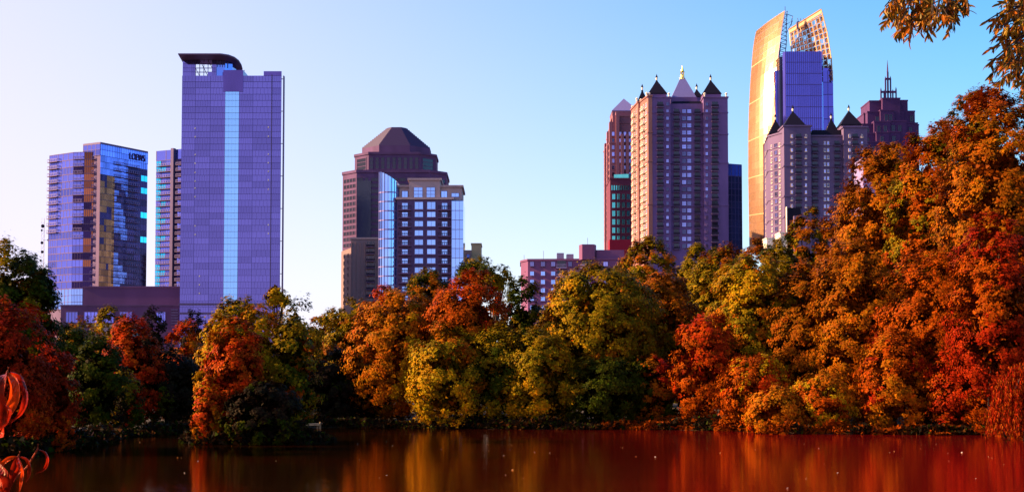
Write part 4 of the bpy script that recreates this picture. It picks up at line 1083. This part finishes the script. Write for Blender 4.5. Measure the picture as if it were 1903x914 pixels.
    m = MB(); p = g2[nv][3]; m.box(p.x-1.5, p.x+5, p.y+1, p.y+5, p.z-3, p.z+1.2)
    for k in range(4): m.tube([(p.x+k*1.5, p.y+2, p.z), (p.x+k*1.8-1, p.y+2, p.z+3.5)], .2, 4)
    m.build('roof_crane', M['steel_blue'], b.root)
M['steel_blue'] = plain('blue_steel', (.10,.10,.22), .5, .4)
sail_tower()

# ---- castle-like grey purple block
def castle():
    Y = 620; b = Bld('residential_block', 1456, Y, 'broad grey-purple stone block with pointed corner roofs in front of the golden sail')
    st = M['castle']
    def RR(p0, p1, dy, d, py=270): return b.rect(p0, p1, Y+dy, d, py)
    A = RR(1457, 1507, -2, 20); Cn = RR(1480, 1590, 0, 24); Bq = RR(1568, 1612, -2, 20)
    ang = b.foot([(1427,632),(1457,621),(1457,650),(1427,650)], 270); W2 = b.foot([(1418,662),(1427.5,632),(1440,632),(1440,655),(1418,655)], 270)
    zA, zB, zC, zg, zw = b.z(236, Y), b.z(238, Y), b.z(253, Y), b.z(251, 628), b.z(258, 640)
    for F, z in ((A, zA), (Bq, zB), (Cn, zC), (ang, zg), (W2, zw)):
        m = MB(); m.prism(F, 0, z); m.build('wall', st, b.root); band(b, 'cornice', F, z-.3, .7, .45, st)
        for py in (271, 311, 367, 405): band(b, 'cornice', F, b.z(py, Y), .55, .3, st)
    m = MB(); q = RR(1507, 1568, 1.5, 10); m.prism(q, zC+.4, b.z(240, Y), 0, grow(q, -1.0)); m.build('roof', M['slate'], b.root)
    def turret(p0, p1, dy, zbase, drum, apex):
        F = RR(p0, p1, dy, (p1-p0)*Y/FPX); zd = b.z(drum, Y+dy); m = MB(); m.prism(F, b.z(zbase, Y+dy), zd); m.build('turret', st, b.root)
        pyramid_roof(b, F, zd, b.z(apex, Y+dy+5), M['slate'], flare=.35, fin_h=2.8)
    turret(1459, 1496, 0, 237, 234, 207); turret(1564, 1601, 0, 239, 233, 206); turret(1431, 1456, 10, 255, 250, 224); turret(1536, 1559, 7, 256, 248, 222)
    w = shared('cs_w', lambda: window_mesh('w', M['cream'], M['win_glass'], 1, 2, .1)); wd = shared('cs_d', lambda: window_mesh('w', M['castle'], M['win_glass'], 2, 2, .07))
    bal = shared('cs_bal', lambda: balcony_mesh('balcony', M['castle'], M['iron'], True, 7, M['slate_glass']))
    sA = Seg(b, A[0], A[1]); sC = Seg(b, Cn[0], Cn[1]); sB = Seg(b, Bq[0], Bq[1]); sg = Seg(b, ang[0], ang[1]); sw = Seg(b, W2[0], W2[1])
    for r in range(16):
        y = 248+r*13.0
        if y > 440: break
        sA.px('balcony', bal, 1478, 1490, y, y+10.5, .02, 1.2); sB.px('balcony', bal, 1583, 1595, y, y+10.5, .02, 1.2)
        for p in (1470, 1496): sA.px('window', w, p, p+3.6, y+2, y+8, .02)
        for p in (1577, 1600): sB.px('window', w, p, p+3.6, y+2, y+8, .02)
        if r > 0:
            for p in (1509, 1550): sC.px('balcony', bal, p, p+11, y, y+10.5, .02, 1.2)
            for p in (1531, 1537): sC.px('window', w, p, p+4, y+2, y+8.5, .02)
            for t in (.25, .75): sg.put('window', w, sg.len*t, b.z(y+9, Y), 1.0, 1.7, .03)
            sg.put('window', wd, sg.len*.5, b.z(y+9, Y), 2.0, 1.9, .03)
            sw.put('window', w, sw.len*.5, b.z(y+9, Y), 1.3, 1.8, .03)
    lf = Seg(b, W2[4], W2[0])
castle()

def pinnacle():
    Y = 950; b = Bld('office_tower', 1655, Y, 'dark violet stepped tower with a tall open spire')
    k = Y/FPX*.985; st = M['violet_stone']
    def bl(p0, p1, py, dy, d, zb=0):
        F = b.rect(p0, p1, Y+dy, d, 200); m = MB(); z = b.z(py, Y+dy); m.prism(F, zb, z); m.build('wall', st, b.root)
        m = MB(); m.prism(grow(F, .25), z-.5, z+.4); m.build('parapet', st, b.root); return F, z
    for a in ((1616,1638,188,6,24),(1640,1673,183,3,26),(1670,1687,187,8,20),(1605,1617,211,8,20),(1612,1640,208,2,20),(1636,1662,205,0,20),(1660,1680,204,5,20),(1684,1700,207,9,18),
              (1602,1626,231,-2,20),(1624,1654,226,-4,20),(1650,1684,225,-2,24),(1682,1705,229,4,24),(1700,1707,232,8,12),(1600,1630,248,-6,18),(1628,1652,246,-8,18),(1650,1672,245,-6,18),(1671,1704,245,-1,22),(1600,1643,264,-10,16),(1641,1668,264,-12,16)):
        bl(*a)
    for px, py0, py1 in ((1630,212,226),(1652,210,224),(1666,210,224),(1692,212,228),(1619,235,248),(1647,232,246),(1664,232,246),(1690,236,250),(1640,252,268),(1660,252,266)):
        a = b.pt(px, Y-13, 230); q = MB(); q.box(-1.6, 1.6, 0, 1, 0, 1); 
    # window slots, dark glass set proud in narrow frames
    w = shared('pn_w', lambda: window_mesh('w', M['violet_stone'], M['slate_glass'], 2, 4, .04, False))
    for px, py, dy in ((1630,214,2),(1647,210,0),(1655,210,0),(1667,210,5),(1694,212,9),(1612,236,-2),(1633,231,-4),(1645,231,-4),(1660,230,-2),(1672,230,-2),(1692,234,4),(1612,253,-6),(1639,251,-8),(1661,250,-6),(1680,250,-1),(1692,250,-1),(1625,269,-10),(1650,269,-12)):
        a = b.pt(px, Y+dy, py); put('window', w, b.root, (a[0], a[1]-.03, b.z(py+15, Y+dy)), 0, (2.6, 1, 4.6))
    # spire
    c = b.pt(1650, Y+12, 180); zb = b.z(186, Y+12)
    sp = MB()
    def leg(px, w_, z0, py): x = b.pt(px, Y+12, 160)[0]; sp.box(x-w_, x+w_, c[1]-w_, c[1]+w_, z0, b.z(py, Y+12)-1.2); sp.cone([(x-w_, c[1]-w_), (x+w_, c[1]-w_), (x+w_, c[1]+w_), (x-w_, c[1]+w_)], b.z(py, Y+12)-1.2, (x, c[1], b.z(py, Y+12)+1))
    for px, py in ((1637,165),(1643,169),(1659,168),(1665,164)): leg(px, .42, zb-4, py)
    for px, py in ((1645.5,144),(1655,143.5)): leg(px, .42, zb-4, py)
    leg(1650, .5, zb-4, 132)
    x0, x1 = b.pt(1636.5, Y+12, 170)[0], b.pt(1666, Y+12, 170)[0]; z = b.z(171, Y+12); sp.box(x0, x1, c[1]-.5, c[1]+.5, z-.8, z+.6)
    x0, x1 = b.pt(1645, Y+12, 170)[0], b.pt(1655.5, Y+12, 170)[0]; z = b.z(147, Y+12); sp.box(x0, x1, c[1]-.6, c[1]+.6, z-.7, z+.6)
    sp.tube([(c[0], c[1], b.z(134, Y+12)), (c[0], c[1], b.z(125, Y+12)), (c[0], c[1], b.z(112, Y+12))], [.6, .4, .08], 6)
    sp.build('spire', M['violet_stone'], b.root)
pinnacle()

def little_blocks():
    b = Bld('stair_tower', 1463, 480, 'small dark rooftop block with one sunlit edge in front of the broad grey-purple block', py=400)
    F = b.rect(1463, 1488, 480, 1.5, 400); m = MB(); m.prism(F, 0, b.z(386, 480)); m.build('wall', M['slate'], b.root)
    m = MB(); m.box(F[0][0]-.2, F[0][0]-.003, -.05, 1.5, 0, b.z(384, 480)); m.build('sunlit_edge', M['cream'], b.root)  # sunlight on the block's edge, put in as a cream strip
    m = MB(); q = b.rect(1476, 1489, 478, 1.9, 400); m.prism(q, 0, b.z(401, 478), 0); m.build('gable', M['castle'], b.root)
    b = Bld('low_building', 1445, 400, 'low cream rooftop lit by the sun at the foot of the broad grey-purple block', py=440)
    F = b.foot([(1441,405),(1450,399),(1462,399),(1462,410),(1441,412)], 440); m = MB(); m.prism(F, 0, b.z(434, 400)); m.build('wall', M['cream'], b.root); band(b, 'cornice', F, b.z(434, 400), .3, .2, M['cream'])
    b = Bld('low_building', 1420, 420, 'small cream parapet beside the foot of the golden sail tower', py=450)
    F = b.foot([(1418,424),(1425,419),(1440,419),(1440,430),(1418,432)], 445); m = MB(); m.prism(F, 0, b.z(444, 420)); m.build('wall', M['cream'], b.root); band(b, 'cornice', F, b.z(444, 420), .3, .2, M['cream'])
    b = Bld('low_building', 1604, 520, 'pale lavender rooftop below the dark violet stepped tower', py=300)
    F = b.rect(1604, 1640, 520, 14, 300); m = MB(); m.prism(F, 0, b.z(296, 520)); m.build('wall', M['lav_frame'], b.root); band(b, 'cornice', F, b.z(296, 520), .5, .3, M['lav_frame'])
    b = Bld('low_building', 168, 300, 'long low tan roof between the trees below the purple podium', py=600)
    F = b.rect(166, 240, 300, 8, 605); z = b.z(606, 300); m = MB(); m.prism(F, 0, z); m.build('wall', M['beige'], b.root); band(b, 'roof', F, z, .35, .5, M['tan'])
little_blocks()

def mast():
    Y = 720; b = Bld('radio_mast', 80, Y, 'thin lattice radio mast with round dishes left of the faceted glass tower', cat='mast', py=460)
    z1 = b.z(405, Y); m = MB()
    P = [(-.9,-.6), (.9,-.6), (0, .9)]
    for p in P: m.tube([(p[0]*1.2, p[1], 0), (p[0]*.8, p[1], z1)], .07, 4)
    for k in range(int(z1/2.4)):
        z = k*2.4
        for i in range(3): a, c = P[i], P[(i+1) % 3]; m.tube([(a[0], a[1], z), (c[0], c[1], z+2.4)], .04, 3)
    m.build('lattice', M['pale_steel'], b.root)
    for px, py, r in ((79.5,420,.9),(77.5,428,.5),(78,451,.75),(78.5,468,.75),(75.5,484,.6),(90.5,446,.7)):
        d = MB(); q = b.pt(px, Y-1.5, py); z = b.z(py, Y-1.5)
        rg = lambda t: [(t*math.cos(2*math.pi*k/12), t*math.sin(2*math.pi*k/12)) for k in range(12)]
        d.prism(rg(r), -.35, .1, 0, rg(r)); d.prism(rg(r*.9), .1, .25, 0, rg(r*.3))
        o = d.build('dish', M['iron'], b.root, (q[0], q[1], z)); o.rotation_euler = (math.pi/2, 0, .3)
        s_ = MB(); s_.tube([(q[0], q[1], z), (0, 0, z)], .08, 4); s_.build('bracket', M['iron'], b.root)
M['pale_steel'] = plain('pale_steel', (.5,.42,.5), .5, .2)
mast()
# ------------------------------------------------------------------ near things
M['red_leaf'] = leaf_mat('red_leaf', .38, .4, .25)
def mottle(m):
    nt = m.node_tree; n = nt.nodes; l = nt.links; at_ = [x for x in n if x.type == 'ATTRIBUTE'][0]
    tc = n.new('ShaderNodeTexCoord'); no = n.new('ShaderNodeTexNoise'); no.inputs['Scale'].default_value = 55; no.inputs['Detail'].default_value = 6
    wv = n.new('ShaderNodeTexWave'); wv.inputs['Scale'].default_value = 60; wv.inputs['Distortion'].default_value = 3
    l.new(tc.outputs['Object'], no.inputs['Vector']); l.new(tc.outputs['Object'], wv.inputs['Vector'])
    mr = n.new('ShaderNodeMapRange'); mr.inputs['From Min'].default_value = .35; mr.inputs['From Max'].default_value = .65; mr.inputs['To Min'].default_value = .35; mr.inputs['To Max'].default_value = 1.15
    l.new(no.outputs[0], mr.inputs[0]); mu = n.new('ShaderNodeVectorMath'); mu.operation = 'SCALE'; l.new(at_.outputs['Color'], mu.inputs[0]); l.new(mr.outputs[0], mu.inputs['Scale'])
    for b in n:
        if b.type == 'BSDF_PRINCIPLED': l.new(mu.outputs[0], b.inputs['Base Color']); pb = b
        if b.type == 'BSDF_TRANSLUCENT': l.new(mu.outputs[0], b.inputs['Color'])
    bp = n.new('ShaderNodeBump'); bp.inputs['Strength'].default_value = .6; bp.inputs['Distance'].default_value = .002
    l.new(wv.outputs['Fac'], bp.inputs['Height']); l.new(bp.outputs[0], pb.inputs['Normal'])
mottle(M['red_leaf'])
M['oak_leaf'] = leaf_mat('oak_leaf', .3, .45, .3)
def jetty():
    D = 130.0; p = at(560, 788, D); t = thing('jetty', (p.x, D, 0), 'low wooden jetty at the waterline just right of the island', 'jetty')
    b = MB(); pl = MB(); pl.box(-.5, .5, 0, 1, 0, .06); me = pl.mesh('plank', M['wood'])
    for k in range(9): put('plank', me, t, (-1.6+k*.4, -.2, .42), 0, (.37, 1.6, 1))
    for x in (-1.7, -.2, 1.5):
        q = MB(); q.tube([(x, 0, -.8), (x, 0, .4)], .09, 6); q.build('post', M['wood'], t); 
    q = MB(); q.tube([(1.75, -.1, -.8), (1.75, -.1, .62)], .09, 6); q.build('post', M['wood'], t)
    q = MB(); q.box(-1.8, 1.8, -.21, -.12, .27, .415); q.build('beam', M['wood'], t)
M['wood'] = plain('jetty_wood', (.35,.22,.12), .8, var=.3)
jetty()
def floating():
    r = np.random.default_rng(4); n = 75
    u = r.uniform(-.36, .36, n); D = 44+r.random(n)**.7*50; X = u*D
    ok = (ground_h(X, D) < -.4); X, D = X[ok], D[ok]; n = len(X)
    P = np.stack([X, D, np.full(n, .02)], -1); N = np.tile([0, 0, 1.0], (n, 1))+r.normal(size=(n, 3))*.25; N /= np.linalg.norm(N, axis=1, keepdims=True)
    C = np.array([(.75,.5,.3),(.7,.3,.1),(.8,.6,.5)])[r.integers(0, 3, n)]
    tag(put('floating_leaves', leaf_mesh('floating_leaves', P, N, r.uniform(.05, .10, n), C, r)), kind='stuff')
floating()
def weeping():
    D = 95.0; b0 = at(1905, 735, D); t = thing('weeping_shrub', (b0.x, D, .2), 'weeping red shrub with hanging strands at the water on the right edge', 'shrub')
    r = np.random.default_rng(8); P = []; 
    H = zz(672, D); Rr = 62/FPX*D
    for k in range(420):
        a = r.uniform(0, 2*math.pi); q = math.sqrt(r.random())*Rr; x, y = q*math.cos(a), q*math.sin(a)*.9
        zt = H*math.sqrt(max(.05, 1-(q/Rr)**2*.72))*r.uniform(.9, 1.03)-.2; L = r.uniform(.6, 1.0)*zt
        n = int(L/.075); s = np.linspace(0, 1, n)
        xx = x+x/Rr*.5*s+r.normal(size=n)*.035; yy = y+y/Rr*.5*s+r.normal(size=n)*.035; P.append(np.stack([xx, yy, zt-L*s], -1))
    P = np.concatenate(P); n = len(P)
    N = unit(n, r); N[:, 2] *= .3; N /= np.linalg.norm(N, axis=1, keepdims=True)
    pal = np.array([(.20,.008,.002),(.24,.018,.002),(.10,.005,.002),(.24,.045,.004)]); C = pal[r.integers(0, 4, n)]*r.uniform(.6, 1.2, (n, 1))
    # hanging leaves: long and narrow, pointing down
    V = np.empty((n, 3, 3), np.float32); T_ = np.tile([0, 0, -1.0], (n, 1))+r.normal(size=(n, 3))*.2; B = np.cross(N, T_); L = r.uniform(.16, .30, n)[:, None]
    V[:, 0] = P+B*L*.17; V[:, 1] = P-B*L*.17; V[:, 2] = P+T_*L
    me = bpy.data.meshes.new('hanging_leaves'); me.vertices.add(n*3); me.vertices.foreach_set('co', V.ravel()); me.loops.add(n*3); me.loops.foreach_set('vertex_index', np.arange(n*3, dtype=np.int32))
    me.polygons.add(n); me.polygons.foreach_set('loop_start', np.arange(0, n*3, 3, dtype=np.int32)); a = me.attributes.new('tint', 'FLOAT_COLOR', 'FACE'); a.data.foreach_set('color', np.concatenate([C, np.ones((n, 1))], 1).astype(np.float32).ravel()); me.update(); me.materials.append(M['leaf'])
    put('crown', me, t)
    m = MB(); m.tube([(0,0,-.3),(.1,0,1.4),(0,0,H*.8)], [.22,.16,.06], 6)
    for k in range(8): an = k*.8; m.tube([(.05,0,1.2),(math.cos(an)*.9,math.sin(an)*.9,H*.75),(math.cos(an)*1.7,math.sin(an)*1.7,H*.62)], [.08,.05,.02], 4)
    m.build('trunk', M['bark'], t)
weeping()
def col_mesh(me, c):
    a = me.attributes.new('tint', 'FLOAT_COLOR', 'FACE'); n = len(me.polygons); a.data.foreach_set('color', np.tile([*c, 1.0], n).astype(np.float32)); return me
def long_leaf(c, k):
    """willow-oak leaf, 1 long: narrow, folded along the midrib, slightly bent"""
    v = []; f = []; n = 5
    for i in range(n+1):
        s = i/n; w = .13*math.sin(math.pi*min(1, s*.9+.08))**.8 if i < n else 0; z = -.12*s*s*(1+.5*k)
        v += [(s, -w, z+w*.5), (s, 0, z), (s, w, z+w*.5)]
    for i in range(n):
        for j in range(2): a = i*3+j; f.append((a, a+1, a+4, a+3))
    me = bpy.data.meshes.new('leaf'); me.from_pydata(v, [], f); me.materials.append(M['oak_leaf']); return col_mesh(me, c)
def overhang():
    r = random.Random(21); t = thing('overhanging_oak', (8.6, 5.0, 1.0), 'near tree reaching its narrow orange leaves into the top right corner of the sky', 'tree')
    o = Vector((8.6, 5.0, 1.0)); D = 12.0
    m = MB(); m.tube([(0,0,-.8),(.1,.1,2.2),(-.1,.6,4.6),(-.4,1.6,6.8)], [.34,.27,.22,.16], 10)
    limbs = []
    def W(px, py, d=D): return at(px, py, d)-o
    main1 = [Vector((-.4,1.6,6.8)), W(1960,-190,9), W(1850,-120,11), W(1760,-60), W(1700,-20)]
    main2 = [Vector((-.3,1.0,5.6)), W(2010,-60,9.5), W(1960,10,11), W(1915,80,D)]
    main3 = [Vector((-.1,.6,4.6)), W(2080,120,9.5), W(1990,120,11.5), W(1930,150,12.2)]
    for q in (main1, main2, main3): m.tube(q, [.1,.07,.05,.035,.02][:len(q)], 6)
    tips = []
    def twig(p, q, rad=.012):
        mid = p.lerp(q, .5)+Vector((0,0,.06)); m.tube([p, mid, q], [rad, rad*.8, rad*.3], 4); tips.append((p, mid, q))
    tw1 = [((1690,-20),(1645,12)),((1700,-20),(1640,22)),((1680,-10),(1650,40)),((1700,-20),(1662,48)),((1720,-30),(1675,40)),((1720,-30),(1690,68)),((1700,0),(1690,74)),((1740,-30),(1712,40)),((1740,-30),(1730,35)),((1760,-40),(1750,50)),((1760,-30),(1755,20)),((1780,-40),(1775,35)),((1790,-50),(1800,22)),((1780,-50),(1790,12)),((1730,-20),(1700,50)),((1715,-20),(1720,45)),((1755,-20),(1738,40)),((1770,-40),(1760,45)),((1690,-20),(1668,22))]
    tw2 = [((1925,0),(1850,10)),((1925,10),(1832,40)),((1915,0),(1840,48)),((1925,40),(1850,55)),((1915,60),(1845,70)),((1925,60),(1840,92)),((1915,80),(1835,120)),((1925,80),(1850,112)),((1920,100),(1862,130)),((1925,100),(1870,150)),((1925,120),(1885,155)),((1930,20),(1870,25)),((1930,-20),(1880,0)),((1930,70),(1870,90)),((1930,30),(1880,60)),((1930,90),(1880,120)),((1930,60),(1890,80)),((1930,130),(1895,160)),((1930,110),(1900,140)),((1930,0),(1895,40)),((1935,60),(1900,100)),((1930,-10),(1860,-10))]
    for a, c in tw1+tw2:
        d = D+r.uniform(-.7, .7); twig(W(*a, D), W(*c, d))
        for k in range(2):
            p = W(*a, D).lerp(W(*c, d), r.uniform(.3, .8)); twig(p, p+Vector((r.uniform(-.16,.12), r.uniform(-.3,.3), r.uniform(-.22,-.02))), .006)
    m.build('trunk', M['bark'], t)
    cols = [(.36,.12,.005),(.26,.08,.004),(.28,.14,.006),(.13,.065,.005),(.05,.04,.004),(.36,.085,.004)]
    kinds = [long_leaf(c, k) for c in cols for k in (0, 1.5)]
    spots = []
    for (p, mid, q) in tips:
        n = 22 if (q-p).length > .25 else 10
        for k in range(n):
            s = .12+.9*k/n; b = p.lerp(q, min(1, s)) ; dirv = (q-p).normalized()*.5+Vector((r.uniform(-.7,.6), r.uniform(-.6,.6), r.uniform(-.9,.15))); spots.append((b, dirv.normalized(), r.uniform(.055,.105)))
    r.shuffle(spots); allm = MB(); cc = []
    for i, (b, d, L) in enumerate(spots):
        rot = d.to_track_quat('X', 'Z').to_matrix() @ Matrix.Rotation(r.uniform(-1.5, 1.5), 3, 'X')
        if i < 300:
            l = bpy.data.objects.new('leaf', r.choice(kinds)); COL.objects.link(l); l.parent = t; l.location = b; l.rotation_euler = rot.to_euler(); l.scale = (L, L, L)
        else:
            k = r.choice(kinds); off = len(allm.v); allm.v += [tuple(b+rot @ (Vector(v.co)*L)) for v in k.vertices]
            for f in k.polygons: allm.f.append(tuple(off+j for j in f.vertices)); allm.m.append(0)
            c = cols[kinds.index(k)//2]; cc += [[*c, 1.0]]*len(k.polygons)
    me = allm.mesh('foliage', M['oak_leaf']); a = me.attributes.new('tint', 'FLOAT_COLOR', 'FACE'); a.data.foreach_set('color', np.array(cc, np.float32).ravel())
    tag(put('foliage', me, t), kind='stuff')
overhang()
def curled_leaf(pts, wid, c, roll=0.0, fold=.5, name='leaf'):
    """leaf blade swept along a bent midrib; pts are points in space, wid the widest half width"""
    P = [Vector(p) for p in pts]; n = 14; S_ = []
    for i in range(n+1):     # Catmull-Rom through the points
        t = i/n*(len(P)-1); k = min(int(t), len(P)-2); u = t-k
        p0, p1, p2, p3 = P[max(k-1, 0)], P[k], P[k+1], P[min(k+2, len(P)-1)]
        S_.append(.5*((2*p1)+(p2-p0)*u+(2*p0-5*p1+4*p2-p3)*u*u+(3*p1-p0-3*p2+p3)*u**3))
    m = MB(); nc = 6; base = 0
    for i, p in enumerate(S_):
        s = i/n; t = (S_[min(i+1, n)]-S_[max(i-1, 0)]).normalized(); side = t.cross(Vector((0,1,0))).normalized(); nor = t.cross(side)
        a = roll; sd = side*math.cos(a)+nor*math.sin(a); nr = nor*math.cos(a)-side*math.sin(a)
        w = wid*math.sin(math.pi*(s*.96+.02))**.75
        for j in range(nc+1):
            q = (j/nc-.5)*2; wav = .12*wid*math.sin(s*15+q*2)*abs(q)
            m.v.append(tuple(p+sd*(q*w*math.cos(fold*abs(q)))+nr*(abs(q)**1.4*w*math.sin(fold)+wav+(.03*wid if j % 2 else 0))))
    for i in range(n):
        for j in range(nc): a = i*(nc+1)+j; m.f.append((a, a+1, a+nc+2, a+nc+1)); m.m.append(0)
    me = m.mesh(name, M['red_leaf'])
    for p in me.polygons: p.use_smooth = True
    return col_mesh(me, c)
def red_plants():
    D = 2.4
    def w(px, py, d=0): return at(px, py, D+d)
    cols = [(.55,.026,.003),(.42,.015,.003),(.60,.05,.004),(.26,.01,.003)]
    base = Vector((-1.35, D+.1, 1.25))
    t = thing('red_leaved_plant', tuple(base), 'cluster of big curled scarlet leaves hanging at the left edge', 'plant')
    LV = [([(10,700),(-6,720,.02),(-10,760,.0),(6,800,0),(2,806,.01)], 22, .7, .4), ([(18,690),(40,700,.02),(52,735,.0),(44,765,-.02),(22,785,0)], 15, .5, 1.0),
          ([(14,694),(30,705,-.03),(34,735,-.05),(22,765,-.04),(4,782,-.02)], 17, .2, .8),
          ([(12,694),(2,705,-.04),(-4,735,-.05),(4,770,-.04),(0,800,0)], 20, -.2, .5),
          ([(-10,700),(-18,735,.02),(-14,770,.03),(2,792,.02)], 16, .4, .6),
          ([(8,750,-.05),(22,762,-.06),(16,785,-.04),(-2,800,-.02)], 12, .9, .9),
          ([(14,692),(24,712,.05),(20,740,.06),(8,760,.05)], 13, -.6, .8)]
    for i, (pts, wd, ro, fo) in enumerate(LV):
        P = [w(*p)-base for p in pts]; put('leaf', curled_leaf(P, wd*(1.0 if i in (0, 4) else .7)/FPX*D, cols[i % 4], ro, fo), t)
    m = MB(); m.tube([(0,0,-.4), w(-30,860)-base, w(-12,760,.05)-base, w(14,692)-base, w(16,682)-base], [.006,.005,.004,.003,.002], 6); m.build('stem', M['red_bark'], t)
    base = Vector((-1.3, D-.1, 1.3))
    t = thing('red_leaved_plant', tuple(base), 'low plant with thin drooping dark red leaves in the bottom left corner', 'plant')
    LV = [([(70,834),(86,840,0),(91,856,-.01),(84,872,0),(66,880,.01)], 5.5, .5, 1.1), ([(36,848),(50,852,0),(57,866,.01),(55,884,.01),(48,896,0)], 6, .2, 1.0),
          ([(34,848),(26,870,-.02),(20,895,-.02),(14,918,0)], 9, -.2, .9), ([(32,848),(16,854,0),(4,866,.01),(-6,885,.01)], 7, .3, .8),
          ([(34,848),(38,866,-.03),(32,880,-.03),(22,900,0)], 8, .1, 1.1), ([(0,852),(-4,880,0),(6,905,-.02),(2,930,0)], 10, .4, .6), ([(-6,860),(8,880,-.04),(14,900,-.03),(8,925,0)], 10, -.3, .6), ([(36,850),(44,872,.03),(42,895,.03),(36,915,.02)], 6, .5, 1.0)]
    for i, (pts, wd, ro, fo) in enumerate(LV):
        P = [w(*p)-base for p in pts]; put('leaf', curled_leaf(P, wd/FPX*D, cols[(i*3+1) % 4], ro, fo), t)
    m = MB(); m.tube([w(-30,960)-base, w(10,905,.05)-base, w(34,850)-base, w(37,838)-base], [.005,.004,.003,.0015], 6); m.tube([w(10,905,.05)-base, w(50,868,.05)-base, w(70,834)-base, w(71,824)-base], [.003,.002,.0018,.0015], 6)
    m.tube([w(-30,960)-base, w(-12,900)-base, w(0,852)-base], [.004,.003,.002], 6); m.build('stem', M['red_bark'], t)
M['red_bark'] = plain('red_bark', (.22,.03,.01), .7)
red_plants()
print('leaves', LEAFN[0])
